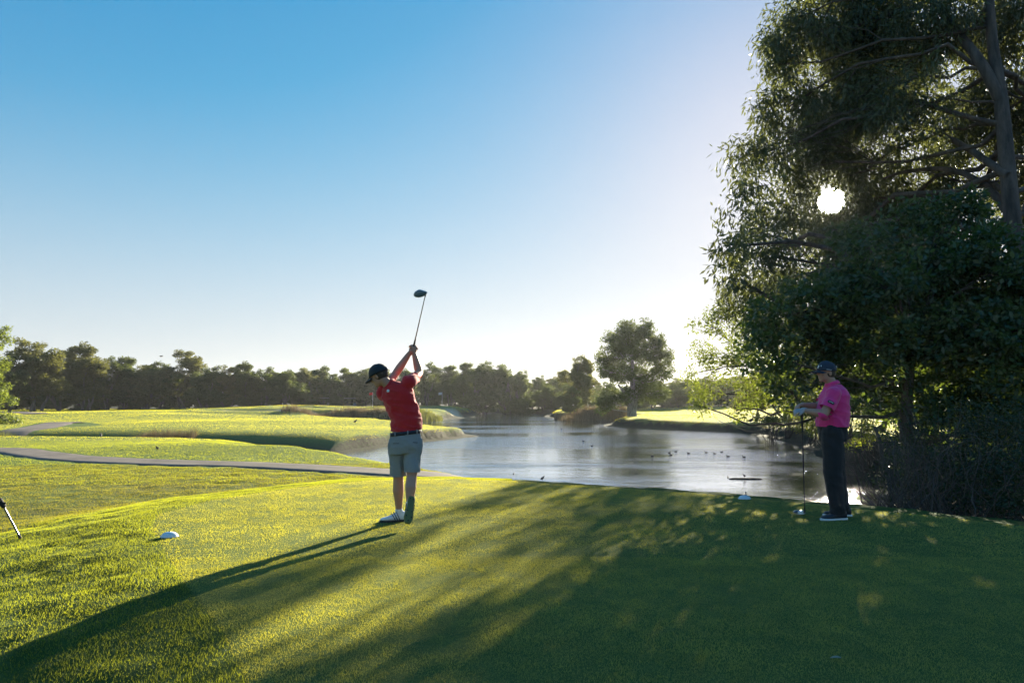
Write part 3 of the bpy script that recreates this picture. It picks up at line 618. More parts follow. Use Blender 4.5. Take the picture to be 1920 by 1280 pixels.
build_tree('tall_eucalypt_tree', (ex + 0.5, 19, ez), tk, [0.30, 0.24, 0.21, 0.19, 0.15, 0.12, 0.09, 0.05], euc, 3.9, 100, (0.34, 0.74), 0.25, 0.060, LM_EUC, BARK_GUM,
           'tall eucalypt with drooping leaves and bare leaning trunk, the low sun shining through it', droop=0.6, flat=1.15, seed=31, limbs=9, shell=0.25, gap=sun_gap,
           extra=[([P(1877, 190, 19.5), P(1840, 120, 19.8), P(1790, 55, 20.5), P(1735, -10, 21), P(1640, -80, 22)], [0.17, 0.15, 0.13, 0.10, 0.05]),
                  ([P(1898, 410, 19), P(1850, 350, 20), P(1780, 318, 21), P(1700, 322, 22), P(1655, 335, 22.5)], [0.13, 0.10, 0.08, 0.06, 0.03]),
                  ([P(1890, 330, 19), P(1800, 270, 20.5), P(1700, 225, 22), P(1600, 200, 23)], [0.12, 0.09, 0.06, 0.03])])
# --- dense broad leaved tree in front of it
Yf = 15.0; fx = P(1700, 743, 15.5)[0]; fz = H1(fx, 15.5)
fig = [B(1450, 600, Yf, 60, 48), B(1540, 560, Yf, 80, 55), B(1640, 520, Yf, 90, 70), B(1750, 500, Yf + 1, 90, 70), B(1870, 500, Yf, 100, 80), B(1440, 665, Yf, 50, 45), B(1530, 650, Yf + .5, 70, 55), B(1640, 640, Yf, 90, 70), B(1760, 640, Yf, 90, 75),
       B(1880, 640, Yf - .5, 90, 80), B(1470, 725, Yf + .5, 42, 34), B(1600, 710, Yf + 1, 40, 30), B(1690, 740, Yf + .5, 55, 42), B(1800, 760, Yf, 90, 65), B(1910, 770, Yf - 1, 80, 80), B(1990, 600, Yf, 110, 140), B(1600, 450, Yf + 1, 60, 40), B(1700, 430, Yf + 2, 70, 45), B(1800, 410, Yf + 1, 70, 45), B(1480, 545, Yf + 1, 40, 30)]
build_tree('broad_leaved_tree', (fx, 15.5, fz), [(fx, 15.5, fz - 0.4), (fx + .1, 15.5, fz + 1.2), (fx - 0.1, 15.4, fz + 2.6), (fx, 15.2, fz + 4.4)], [0.22, 0.18, 0.14, 0.07], fig + [B(1545, 712, 17, 60, 24), B(1612, 700, 17, 60, 34), B(2120, 620, Yf, 130, 130), B(2100, 800, Yf - 1, 110, 90), B(1620, 560, Yf + 2, 90, 60), B(1760, 560, Yf + 2, 90, 70)], 12.5, 80, (0.22, 0.5), 0.15, 0.078, LM_FIG, BARK_DARK,
           'dense dark green broad leaved tree behind the golfer in the pink shirt', droop=0.15, seed=41, limbs=8, shell=0.3, gap=sun_gap, twig=0.012)
# --- airy light green tree hanging over the right bank
Yl = 30.0; lx = P(1420, 743, 31)[0]; lz = H1(lx + 2, 31)
lig = [B(1375, 590, Yl, 46, 28), B(1330, 612, Yl, 36, 24), B(1400, 640, Yl, 50, 34), B(1320, 660, Yl, 34, 26), B(1370, 690, Yl, 46, 30), B(1300, 700, Yl, 26, 18), B(1330, 735, Yl, 36, 22), B(1400, 735, Yl, 44, 28), B(1310, 760, Yl - 1, 26, 16), B(1380, 770, Yl, 34, 16), B(1440, 700, Yl, 40, 40), B(1500, 745, 30, 45, 34), B(1545, 742, 30, 40, 28), B(1470, 720, 29, 40, 30)]
lz = H1(16.2, 33)
build_tree('airy_wattle_tree', (16.2, 33, lz), [(16.3, 33, lz - 0.4), (15.2, 32.5, lz + 1.3), (13.2, 31.5, lz + 2.7), (lx - 0.2, 30.5, lz + 4.4)], [0.2, 0.16, 0.11, 0.05], lig, 6.5, 60, 0.42, 0.15, 0.06, LM_LIGHT, BARK_DARK,
           'airy light green tree leaning out over the right bank of the pond', droop=0.3, seed=51, limbs=9, shell=0.2, twig=0.016)
# --- bushes along the right bank, lit from behind
def bush(name, px, py, Y, rpx, rpy, mat, label, density=7, n_per=50, L=0.11, W=0.05, seed=1, spread=0.3, cat='bush', group=None, blobs=None, down=True):
    r = np.random.default_rng(seed); bl = blobs or []
    if not bl:
        for i in range(6): bl.append(B(px + r.uniform(-.6, .6) * rpx, py + r.uniform(-.45, .5) * rpy, Y + r.uniform(-.5, .5), rpx * r.uniform(.4, .6), rpy * r.uniform(.4, .6)))
    x0 = P(px, py, Y)[0]; z0 = H1(x0, Y); e = empty(name, (x0, Y, z0), label=label, cat=cat, group=group)
    C, own = blob_points(bl, density, r, 0.2); C = C[C[:, 2] > WL + 0.12]
    me = crown_mesh('foliage', C, n_per, spread, L, W, droop=0.1, r=r); obj('foliage', me, mat, e)
    g = Geo()
    for k in r.choice(len(C), min(26, len(C)), replace=False): g.tube(limb_pts((x0 + r.normal(0, .12), Y + r.normal(0, .12), z0 - 0.1), C[k], 6, 0.12, 0.05, r), np.linspace(0.025, 0.006, 6), 4)
    obj('stem', g.mesh('stem'), BARK_DARK, e); return e
bush('sunlit_bush', 1475, 775, 46, 52, 44, LM_BUSH, 'bright yellow green backlit bush on the pond bank left of the pink shirted golfer', seed=61)
bush('sunlit_bush', 1520, 795, 40, 40, 32, LM_BUSH, 'low yellow green bush on the bank directly behind the club of the pink shirted golfer', seed=62)
bush('sunlit_bush', 1630, 790, 26, 46, 50, LM_BUSH, 'yellow green backlit bush right of the pink shirted golfer, sun on its leaves', seed=63)
bush('sunlit_bush', 1590, 740, 34, 60, 50, LM_LIGHT, 'tall light green bush behind the shoulders of the pink shirted golfer', seed=64)
bush('sunlit_bush', 1720, 800, 24, 60, 60, LM_LIGHT, 'light green bush glimpsed through the dark scrub at right', seed=65)
bush('bank_bush', 1800, 780, 22, 100, 80, LM_LIGHT, 'half lit bush behind the dark scrub at the right edge', seed=66)
bush('sunlit_bush', 1562, 762, 31, 62, 52, LM_LIGHT, 'leafy bush added on the right bank to block low sun from the water', seed=68, density=8, n_per=60)  # added bush, placed to keep the low sun's glint off the near water
bush('bank_bush', 1445, 790, 44, 34, 16, LM_LIGHT, 'low green shrub at the foot of the right fairway by the water', seed=67, density=5, L=0.15, W=0.08)
# right background trees closing the view
for i, (px, top, Y, w) in enumerate(((1480, 640, 55, 1.2), (1560, 600, 48, 1.3), (1650, 560, 44, 1.3), (1740, 520, 42, 1.4), (1830, 500, 38, 1.4), (1930, 480, 36, 1.5), (2030, 470, 33, 1.5), (1420, 690, 62, 1.2), (1700, 640, 36, 1.4), (1860, 620, 32, 1.5))):
    q = P(px, 743, Y); h = (743 - top) / 1280 * Y + CAMH - H1(q[0], Y)
    put_tree('background_tree', FAR_W[(i * 5) % 8], q[0], Y, h, w * 1.0, 'green tree of the wood closing the view behind the right bank', group='trees of the wood behind the right bank')
# --- the dark scrub right of the tee: leaves and bare tangled twigs
def thicket():
    r = np.random.default_rng(71)
    x0, y0 = P(1790, 900, 10.5)[:2]; z0 = H1(x0, y0)
    e = empty('scrub_thicket', (x0, y0, z0), label='dark tangled scrub with bare twigs at the right edge of the tee', cat='shrub')
    bl = [B(1700, 905, 11.5, 55, 46), B(1770, 880, 11.5, 70, 60), B(1850, 870, 11, 80, 70), B(1920, 880, 10, 90, 80), B(1680, 860, 13, 40, 34), B(1790, 935, 10.5, 70, 32), B(1880, 945, 9.6, 70, 34), B(1700, 935, 11.5, 50, 22), B(2010, 900, 9, 120, 110), B(1740, 820, 13, 60, 50), B(1850, 800, 12, 90, 60), B(1950, 790, 11, 90, 70)]
    C, own = blob_points(bl, 34, r, 0.15); hz = H(C[:, 0], C[:, 1], False); C = C[(C[:, 2] > hz + 0.03) & (poly_sd(C[:, 0], C[:, 1], TEE) > 0.25)]
    obj('foliage', crown_mesh('foliage', C, 40, 0.26, 0.075, 0.034, droop=0.1, r=r), LM_DARK, e)
    g = Geo()
    for i in range(420):
        px = r.uniform(1640, 1990); Y = r.uniform(9.4, 12.5); a = P(px, 940, Y); a[2] = H1(a[0], a[1]) - 0.05
        if poly_sd(np.array([a[0]]), np.array([a[1]]), TEE)[0] < 0.4: continue
        b_ = a + np.array([r.normal(0, .45), r.normal(-0.1, .35), r.uniform(0.5, 1.7)]); b_[1] = max(b_[1], 0.3 + TEE_EDGE(b_[0]))
        g.tube(limb_pts(a, b_, 7, 0.16, 0.09, r), np.linspace(r.uniform(.004, .012), .002, 7), 4)
    obj('twig', g.mesh('twig'), BARK_GUM, e)
    # one dark slanting stem at the water's edge
    g = Geo(); a = P(1665, 905, 14); b_ = P(1640, 800, 14.3)
    g.tube(limb_pts(a, b_, 6, .04, .03, r), np.linspace(.05, .03, 6), 7); obj('stem', g.mesh('stem'), BARK_DARK, e)
def TEE_EDGE(x): return float(np.interp(x, [0.3, 3.3, 4.9, 5.7, 8.5], [11.2, 9.7, 8.7, 7.5, 5.0]))
thicket()
def weeds(name, pxs, Y, h, n, label, seed, mat, wid=0.012, spreadx=0.3, kind='stuff', cat='reeds', drop=None):
    """upright reeds or dry stalks, thousands of thin blades"""
    r = np.random.default_rng(seed); a = P(pxs[0], 743, Y)[0]; b_ = P(pxs[1], 743, Y)[0]
    x = r.uniform(a, b_, n); y = Y + r.normal(0, 1, n) * spreadx; z = H(x, y); k = (z < WL + 0.9) | (drop is None)
    x, y, z = x[k], y[k], z[k]; n = len(x); hh = h * r.uniform(.5, 1.15, n) * (0.75 + .35 * vnoise(x * 1.3, y * 1.3, s=seed)); an = r.uniform(0, np.pi, n)
    z = np.maximum(z, WL - 0.1) - 0.03; lx, ly = r.normal(0, .18, n) * hh, r.normal(0, .18, n) * hh
    V = np.stack([np.stack([x - np.cos(an) * wid, y - np.sin(an) * wid, z], 1), np.stack([x + np.cos(an) * wid, y + np.sin(an) * wid, z], 1), np.stack([x + lx, y + ly, z + hh], 1)], 1).reshape(-1, 3)
    me = mesh_np(name, V, np.arange(3 * n).reshape(-1, 3)); fattr(me, 'v', np.repeat(np.clip(r.normal(.5, .25, n), 0, 1), 3))
    return tag(obj(name, me, mat), label=label, cat=cat, kind='stuff')
LM_REED = leaf_mat('reed_blade', (0.07, 0.055, 0.035), (0.20, 0.16, 0.10), (0.20, 0.15, 0.08), 0.4, 0.7, 0.2)
LM_REEDG = leaf_mat('reed_green', (0.05, 0.06, 0.02), (0.13, 0.13, 0.045), (0.25, 0.26, 0.06), 0.4, 0.7, 0.2)
weeds('reeds', (255, 362), 42.5, 0.75, 3200, 'sparse brown reeds standing in the ditch in front of the left fairway', 81, LM_REED, 0.014, 0.5)
weeds('reeds', (78, 126), 41.5, 0.60, 2200, 'short clump of brown reeds in the ditch near the left edge', 82, LM_REED, 0.016, 0.5)
weeds('reeds', (-60, 38), 40.5, 0.85, 4200, 'grey green reeds in the ditch at the left edge beside the path', 83, LM_REEDG, 0.018, 0.8)
weeds('reeds', (540, 740), 80.5, 0.95, 9000, 'long brown reed bed along the shore below the far green', 84, LM_REED, 0.03, 1.2)
weeds('reeds', (738, 826), 82.5, 0.9, 5000, 'green reeds at the waterline right of the red shirted golfer, below the far bunkers', 85, LM_REEDG, 0.04, 1.4)
weeds('reeds', (1042, 1175), 85.5, 1.15, 9000, 'mauve brown reed bed along the far bank left of the lone tree', 86, LM_REED, 0.03, 1.3)
weeds('dry_grass', (1440, 1660), 15.2, 0.22, 6000, 'dry straw coloured weeds along the water edge behind the pink shirted golfer', 87, LM_REED, 0.006, 0.9, cat='weeds')
# --- green tree cut by the left edge
q = P(-30, 743, 58)
lt = [B(-10, 640, 58, 26, 22), B(5, 622, 58, 12, 12), B(-8, 690, 58, 26, 28), B(2, 720, 58, 14, 14), B(8, 750, 58, 20, 12), B(-20, 740, 58, 30, 30), B(0, 785, 56, 26, 18), B(20, 792, 55, 18, 9), B(-60, 660, 58, 50, 50)]
build_tree('edge_tree', (q[0] - 1, 58, H1(q[0] - 1, 58)), [(q[0] - 1, 58, H1(q[0] - 1, 58) - .3), (q[0] - .8, 58, 1.5), (q[0] - .2, 58, 3.5), (q[0] + .4, 58, 6)], [0.25, 0.2, 0.13, 0.05], lt, 3.2, 60, 0.45, 0.20, 0.11, LM_LIGHT, BARK_DARK,
           'bright green tree partly cut off by the left edge of the view', droop=0.1, seed=91, limbs=4, shell=0.3, tri=True)

# ------------------------------------------------------------------ the moist evening air
hm_, t = new_mat('haze_air'); pv = N(t, 'ShaderNodeVolumePrincipled'); pv.inputs['Color'].default_value = (0.93, 0.95, 1.0, 1); pv.inputs['Density'].default_value = 0.00020; pv.inputs['Anisotropy'].default_value = 0.45
ho = N(t, 'ShaderNodeOutputMaterial'); t.links.new(pv.outputs[0], ho.inputs['Volume'])
def box_me(name, lo, hi):
    x0, y0, z0 = lo; x1, y1, z1 = hi
    V = [(x0, y0, z0), (x1, y0, z0), (x1, y1, z0), (x0, y1, z0), (x0, y0, z1), (x1, y0, z1), (x1, y1, z1), (x0, y1, z1)]
    return mesh_np(name, V, np.array([(0, 3, 2, 1), (4, 5, 6, 7), (0, 1, 5, 4), (1, 2, 6, 5), (2, 3, 7, 6), (3, 0, 4, 7)]))
tag(obj('haze', box_me('haze', (-3600, -3600, -3.6), (3600, 3600, 34.0)), hm_), kind='stuff')

for i, px in enumerate(range(1010, 1480, 26)):
    Y = 121 - (px > 1130) * 14; q = P(px, 743, Y); put_tree('understory_shrub', FARB[i % 3], q[0], Y, 3.6 + (i % 3) * 0.5, 1.9, 'hazy dark shrub at the back of the right fairway and far pond end', 'shrub', 'shrubs behind the lone tree')

# ------------------------------------------------------------------ people: shapes fused into one skin by a voxel remesh
def nz(v): v = np.asarray(v, float); return v / (np.linalg.norm(v) + 1e-12)
def frame(f, u):
    """columns: forward, left, up"""
    f = nz(f); u = np.asarray(u, float); u = nz(u - f * (u @ f)); return np.stack([f, np.cross(u, f), u], 1)
class Body:
    def __init__(s): s.g = Geo()
    def cap(s, a, b, ra, rb, n=14):
        a = np.asarray(a, float); b = np.asarray(b, float); d = nz(b - a); P_, Rr = [], []
        for k in range(5): q = math.pi / 2 * (1 - k / 4); P_.append(a - d * ra * math.sin(q)); Rr.append(max(ra * math.cos(q), 1e-4))
        for k in range(1, 5): P_.append(a + (b - a) * k / 5); Rr.append(ra + (rb - ra) * k / 5)
        for k in range(5): q = math.pi / 2 * k / 4; P_.append(b + d * rb * math.sin(q)); Rr.append(max(rb * math.cos(q), 1e-4))
        V, Fq = tube_line(np.array(P_), np.array(Rr), d, n); s.g.add(V, Fq)
        m = len(P_); s.g.add(np.zeros((0, 3)), np.array([[i for i in range(n)][::-1]]) - n * m); s.g.add(np.zeros((0, 3)), np.array([[i for i in range(n)]]) - n)
        return s
    def chain(s, pts, rad):
        for i in range(len(pts) - 1): s.cap(pts[i], pts[i + 1], rad[i], rad[i + 1])
        return s
    def ell(s, c, r, M=None, n=18, m=12):
        M = np.eye(3) if M is None else M; th = np.linspace(0, np.pi, m + 1)[1:-1]; ph = np.arange(n) * 2 * np.pi / n
        V = np.stack([np.outer(np.sin(th), np.cos(ph)) * r[0], np.outer(np.sin(th), np.sin(ph)) * r[1], np.repeat(np.cos(th)[:, None], n, 1) * r[2]], -1).reshape(-1, 3)
        V = np.vstack([V, [[0, 0, r[2]], [0, 0, -r[2]]]]) @ M.T + np.asarray(c, float)
        k = len(th); idx = np.arange(k * n).reshape(k, n); nx = np.roll(idx, -1, 1)
        s.g.F.append(np.stack([idx[:-1], idx[1:], nx[1:], nx[:-1]], -1).reshape(-1, 4) + s.g.n)
        s.g.F.append(np.stack([np.full(n, k * n), idx[0], nx[0]], -1) + s.g.n); s.g.F.append(np.stack([np.full(n, k * n + 1), nx[-1], idx[-1]], -1) + s.g.n)
        s.g.V.append(V); s.g.n += len(V); return s
    def loft(s, secs, n=24, p=2.3):
        """secs: (centre, right vector*rx, fwd vector*ry); superellipse sections, closed ends"""
        ang = np.arange(n) * 2 * np.pi / n; cs, sn = np.cos(ang), np.sin(ang); e = 2 / p
        ce, se = np.sign(cs) * np.abs(cs) ** e, np.sign(sn) * np.abs(sn) ** e
        V = np.vstack([np.asarray(c)[None] + ce[:, None] * np.asarray(a)[None] + se[:, None] * np.asarray(b)[None] for c, a, b in secs])
        k = len(secs); idx = np.arange(k * n).reshape(k, n); nx = np.roll(idx, -1, 1)
        b0 = s.g.n; s.g.V.append(V); s.g.n += len(V)
        s.g.F.append(np.stack([idx[:-1], nx[:-1], nx[1:], idx[1:]], -1).reshape(-1, 4) + b0)
        s.g.F.append(idx[0][::-1][None] + b0); s.g.F.append(idx[-1][None] + b0); return s
    def fuse(s, name, voxel=0.006, smooth=4, disp=None, cuts=()):
        me = s.g.mesh(name, True); bm = bmesh.new(); bm.from_mesh(me); bmesh.ops.recalc_face_normals(bm, faces=bm.faces); bm.to_mesh(me); bm.free()
        o = bpy.data.objects.new('tmp', me); COL.objects.link(o)
        m = o.modifiers.new('r', 'REMESH'); m.mode = 'VOXEL'; m.voxel_size = voxel; m.use_smooth_shade = True
        if smooth: q = o.modifiers.new('s', 'SMOOTH'); q.iterations = smooth; q.factor = 0.5
        dg = bpy.context.evaluated_depsgraph_get(); res = bpy.data.meshes.new_from_object(o.evaluated_get(dg)); bpy.data.objects.remove(o); res.name = name
        if disp is not None or cuts:
            bm = bmesh.new(); bm.from_mesh(res)
            for (c, nrm_, rad) in cuts:   # open an end: everything beyond the plane within rad of c goes
                c = Vector(c); nv = Vector(nrm_).normalized(); fs = [f for f in bm.faces if (f.calc_center_median() - c).length < rad]
                geom = set(fs) | {e for f in fs for e in f.edges} | {v for f in fs for v in f.verts}
                bmesh.ops.bisect_plane(bm, geom=list(geom), plane_co=c, plane_no=nv, dist=1e-5)
                kill = [f for f in bm.faces if (f.calc_center_median() - c).dot(nv) > 1e-4 and (f.calc_center_median() - c).length < rad * 1.03]
                bmesh.ops.delete(bm, geom=kill, context='FACES')
            bmesh.ops.delete(bm, geom=[v for v in bm.verts if not v.link_faces], context='VERTS')
            if disp is not None:
                bm.normal_update(); V = np.array([v.co for v in bm.verts]); Nn = np.array([v.normal for v in bm.verts]); V = V + Nn * disp(V)[:, None]
                for v, c in zip(bm.verts, V): v.co = c
            bm.to_mesh(res); bm.free()
        res.polygons.foreach_set('use_smooth', np.ones(len(res.polygons), bool)); res.update(); return res
def tube_line(pts, rad, d, n):
    ref = np.array([0, 0, 1.0]) if abs(d[2]) < 0.8 else np.array([1.0, 0, 0]); A = nz(np.cross(d, ref)); Bv = np.cross(d, A); ang = np.arange(n) * 2 * np.pi / n
    V = pts[:, None, :] + rad[:, None, None] * (np.cos(ang)[None, :, None] * A + np.sin(ang)[None, :, None] * Bv)
    k = len(pts); idx = np.arange(k * n).reshape(k, n); nx = np.roll(idx, -1, 1)
    return V.reshape(-1, 3), np.stack([idx[:-1], nx[:-1], nx[1:], idx[1:]], -1).reshape(-1, 4)
def hand(bd, wrist, palm_dir, back_dir, thumb_side, curl=1.25, grip_axis=None, s=1.0):
    """palm with four curled fingers and a thumb. palm_dir: wrist to knuckles; back_dir: out of the back of the hand; thumb_side: +-1 along cross"""
    f = nz(palm_dir); b = nz(np.asarray(back_dir) - f * (np.asarray(back_dir) @ f)); side = np.cross(f, b) * thumb_side
    w = np.asarray(wrist, float); M = np.stack([f, side, b], 1)
    bd.ell(w + f * 0.045 * s, (0.054 * s, 0.042 * s, 0.018 * s), M)
    for k, (off, ln) in enumerate(((0.030, 0.92), (0.010, 1.0), (-0.011, 0.95), (-0.031, 0.75))):
        p = w + (f * 0.082 + side * off) * s; a1 = 0.35 + curl * 0.35; d1 = f * math.cos(a1) - b * math.sin(a1)
        p2 = p + d1 * 0.040 * ln * s; a2 = a1 + curl * 0.9; d2 = f * math.cos(a2) - b * math.sin(a2); p3 = p2 + d2 * 0.028 * ln * s
        a3 = a2 + curl * 0.5; d3 = f * math.cos(a3) - b * math.sin(a3); p4 = p3 + d3 * 0.018 * ln * s
        bd.chain([w + f * 0.05 * s + side * off * 0.8 * s, p, p2, p3, p4], [0.011 * s, 0.0105 * s, 0.0095 * s, 0.0085 * s, 0.007 * s])
    t0 = w + (f * 0.022 + side * 0.028) * s; t1 = t0 + (f * 0.026 + side * 0.022 - b * 0.012) * s; t2 = t1 + (f * 0.026 + side * 0.002 - b * 0.018) * s
    bd.chain([t0, t1, t2], [0.014 * s, 0.0115 * s, 0.009 * s])
def head(bd, c, M, s=1.0):
    """M columns forward, left, up; a skull with jaw, chin, nose, brow, lips and ears"""
    def q(x, y, z): return np.asarray(c) + M @ (np.array([x, y, z]) * s)
    bd.ell(q(-0.012, 0, 0.03), (0.098 * s, 0.077 * s, 0.098 * s), M)
    bd.ell(q(0.022, 0, -0.035), (0.072 * s, 0.060 * s, 0.078 * s), M)
    bd.ell(q(0.060, 0, -0.092), (0.026 * s, 0.030 * s, 0.020 * s), M)              # chin
    bd.cap(q(0.085, 0, 0.012), q(0.108, 0, -0.024), 0.009 * s, 0.0125 * s)          # nose
    bd.ell(q(0.096, 0, -0.030), (0.012 * s, 0.018 * s, 0.008 * s), M)
    bd.cap(q(0.078, -0.035, 0.026), q(0.078, 0.035, 0.026), 0.012 * s, 0.012 * s)   # brow
    bd.cap(q(0.083, -0.018, -0.056), q(0.083, 0.018, -0.056), 0.0075 * s, 0.0075 * s)
    bd.cap(q(0.082, -0.014, -0.067), q(0.082, 0.014, -0.067), 0.008 * s, 0.008 * s)
    for sd in (-1, 1):
        bd.ell(q(0.055, 0.038 * sd, -0.02), (0.030 * s, 0.024 * s, 0.030 * s), M)  # cheeks
        bd.ell(q(-0.012, 0.076 * sd, -0.012), (0.018 * s, 0.008 * s, 0.030 * s), M)
def cap_parts(person, c, M, mat, s=1.0, button=True):
    def q(x, y, z): return np.asarray(c) + M @ (np.array([x, y, z]) * s)
    th = np.linspace(0.02, math.pi / 2 + 0.12, 12); ph = np.arange(36) * 2 * np.pi / 36
    V = []
    for t_ in th:
        for p_ in ph:
            seam = 1 + 0.006 * abs(math.cos(3 * p_)); fr = 1 + 0.05 * max(0, math.cos(p_)) * math.sin(t_)
            V.append(q(-0.010 + 0.106 * math.sin(t_) * math.cos(p_) * fr * seam, 0.087 * math.sin(t_) * math.sin(p_) * seam, 0.030 + 0.100 * math.cos(t_) ** 1.0 * (1 + 0.06 * max(0, math.cos(p_))) if t_ < 1.5 else 0.030 + 0.100 * math.cos(t_)))
    idx = np.arange(12 * 36).reshape(12, 36); nx = np.roll(idx, -1, 1); Fq = np.stack([idx[:-1], idx[1:], nx[1:], nx[:-1]], -1).reshape(-1, 4)
    me = mesh_np('cap', np.array(V), [Fq, idx[0][None]], True); o = obj('cap', me, mat, person)
    sm = o.modifiers.new('thick', 'SOLIDIFY'); sm.thickness = 0.004
    # brim
    V = []; nu, nv_ = 17, 7
    for j in range(nv_):
        r_ = j / (nv_ - 1)
        for i in range(nu):
            a = (i / (nu - 1) - 0.5) * 2 * 1.15; x0, y0 = 0.098 * math.cos(a) - 0.004, 0.080 * math.sin(a)
            ext = 0.078 * math.cos(a * 0.9) ** 0.8 if abs(a) < 1.6 else 0
            V.append(q(x0 + r_ * max(ext, 0.004), y0 * (1 + 0.05 * r_), 0.016 - 0.016 * r_ - 0.020 * (y0 / 0.08) ** 2))
    idx = np.arange(nu * nv_).reshape(nv_, nu); Fq = np.stack([idx[:-1, :-1], idx[:-1, 1:], idx[1:, 1:], idx[1:, :-1]], -1).reshape(-1, 4)
    br = obj('brim', mesh_np('brim', np.array(V), Fq, True), mat); br.parent = o; sm = br.modifiers.new('thick', 'SOLIDIFY'); sm.thickness = 0.005
    b_ = Body().ell(q(-0.010, 0, 0.131), (0.009, 0.009, 0.005), M); bo = obj('button', b_.g.mesh('button'), mat); bo.parent = o
    return o, q
def folds(scale=9.0, amp=0.006, seed=3, axis=(1, 1, 2.2), warp=(0.3, 0, 0)):
    def f(V):
        a = V @ np.array([0.6, 0.3, 1.0]) ; x, y, z = V.T
        n = vnoise(x * scale * axis[0] + z * 2.5, y * scale * axis[1], z * scale * axis[2] + x * 3, s=seed); n2 = vnoise(x * 24, y * 24, z * 34, s=seed + 1)
        return amp * (1 - np.abs(n) * 2.0) * 0.6 + amp * 0.25 * n2
    return f
SKIN = simple('skin_tanned', (0.46, 0.24, 0.165), 0.5, 0.10, 30, 0.15, 150); 
SKIN.node_tree.nodes['Principled BSDF'].inputs['Subsurface Weight'].default_value = 0.12
SKIN.node_tree.nodes['Principled BSDF'].inputs['Subsurface Radius'].default_value = (0.02, 0.008, 0.004)
RED = simple('red_knit', (0.58, 0.008, 0.014), 0.75, 0.12, 14, 0.35, 260, sheen=0.3, transl=0.12)
PINK = simple('pink_knit', (0.88, 0.035, 0.25), 0.75, 0.10, 14, 0.35, 260, sheen=0.3, transl=0.10)
GREYC = simple('grey_twill', (0.275, 0.275, 0.285), 0.85, 0.10, 20, 0.3, 300, transl=0.06)
BLACKC = simple('black_twill', (0.012, 0.012, 0.015), 0.8, 0.2, 20, 0.3, 300)
NAVY = simple('navy_cap_cloth', (0.014, 0.022, 0.042), 0.7, 0.2, 40, 0.3, 300)
BLACKCAP = simple('black_cap_cloth', (0.010, 0.016, 0.022), 0.7, 0.2, 40, 0.3, 300)
WHITE = simple('white_print', (0.78, 0.78, 0.76), 0.5, 0.05, 30)
SHOEW = simple('white_leather', (0.68, 0.69, 0.70), 0.4, 0.06, 30)
SHOEB = simple('dark_leather', (0.015, 0.02, 0.032), 0.4, 0.15, 30)
SOLEY = simple('lime_sole', (0.12, 0.125, 0.035), 0.5, 0.1, 30)
SOLEB = simple('black_sole', (0.012, 0.012, 0.012), 0.5, 0.1, 30)
HAIR = simple('brown_hair', (0.05, 0.028, 0.014), 0.55, 0.3, 120, 0.6, 400)
STEEL = simple('club_shaft_steel', (0.20, 0.20, 0.21), 0.22, 0.05, 40, metallic=0.9)
GRAPH = simple('black_graphite', (0.014, 0.014, 0.018), 0.3, 0.1, 40, coat=0.4)
RUBBER = simple('grip_rubber', (0.014, 0.014, 0.014), 0.8, 0.2, 200)
CLUBN = simple('dark_club_crown', (0.015, 0.022, 0.035), 0.18, 0.1, 40, coat=0.8)
CLUBW = simple('white_club_crown', (0.75, 0.76, 0.78), 0.2, 0.04, 40, coat=0.6)
GLOVE = simple('white_glove', (0.36, 0.33, 0.35), 0.6, 0.08, 60, 0.2, 200)
BELTM = simple('navy_webbing', (0.012, 0.014, 0.028), 0.6, 0.1, 60)
MBLUE = simple('marker_white', (0.62, 0.68, 0.74), 0.35, 0.05, 20, coat=0.3)
DARKB = simple('dark_feather', (0.010, 0.010, 0.012), 0.6, 0.3, 60)

def shoe(person, ankle, f, up, mat, sole_mat, stripes=None, L=0.30, toe_bend=0.0):
    """f: heel to toe; ankle joint above the heel third"""
    M = frame(f, up); a = np.asarray(ankle, float)
    def q(x, y, z): return a + M @ np.array([x, y, z])
    b = Body(); secs = []
    for x, w, h0, h1 in ((-0.085, 0.022, -0.088, -0.035), (-0.075, 0.034, -0.092, 0.0), (-0.04, 0.038, -0.092, 0.020), (0.0, 0.039, -0.092, 0.022), (0.05, 0.042, -0.092, -0.010), (0.10, 0.047, -0.092, -0.035), (0.15, 0.047, -0.090, -0.048), (0.19, 0.038, -0.086, -0.056), (0.212, 0.018, -0.082, -0.066)):
        x *= L / 0.30; secs.append((q(x, 0, (h0 + h1) / 2), M @ np.array([0, w, 0]), M @ np.array([0, 0, (h1 - h0) / 2])))
    b.loft(secs, 20, 2.6); up_ = obj('shoe', b.fuse('shoe', 0.006, 2), mat, person)
    b = Body(); outl = [(-0.092, 0.020), (-0.080, 0.036), (-0.03, 0.040), (0.03, 0.036), (0.09, 0.047), (0.15, 0.052), (0.20, 0.040), (0.222, 0.020)]
    b.loft([(q(x * L / 0.30, 0, -0.097), M @ np.array([0, w, 0]), M @ np.array([0, 0, 0.012])) for x, w in outl], 16, 5)
    so = obj('sole', b.g.mesh('sole', False), sole_mat); so.parent = up_
    if stripes:
        for k in range(3):
            g = Geo(); x = 0.005 + 0.026 * k
            for sd in (-1, 1):
                pts = [q(x + 0.03, sd * 0.020, 0.012 - k * 0.012), q(x + 0.015, sd * 0.039, -0.025 - k * 0.004), q(x - 0.01, sd * 0.046, -0.080)]; g.tube(smooth_line3(pts, 3), [0.005] * 7, 6)
            st = obj('stripe', g.mesh('stripe'), stripes); st.parent = up_
    return up_, q
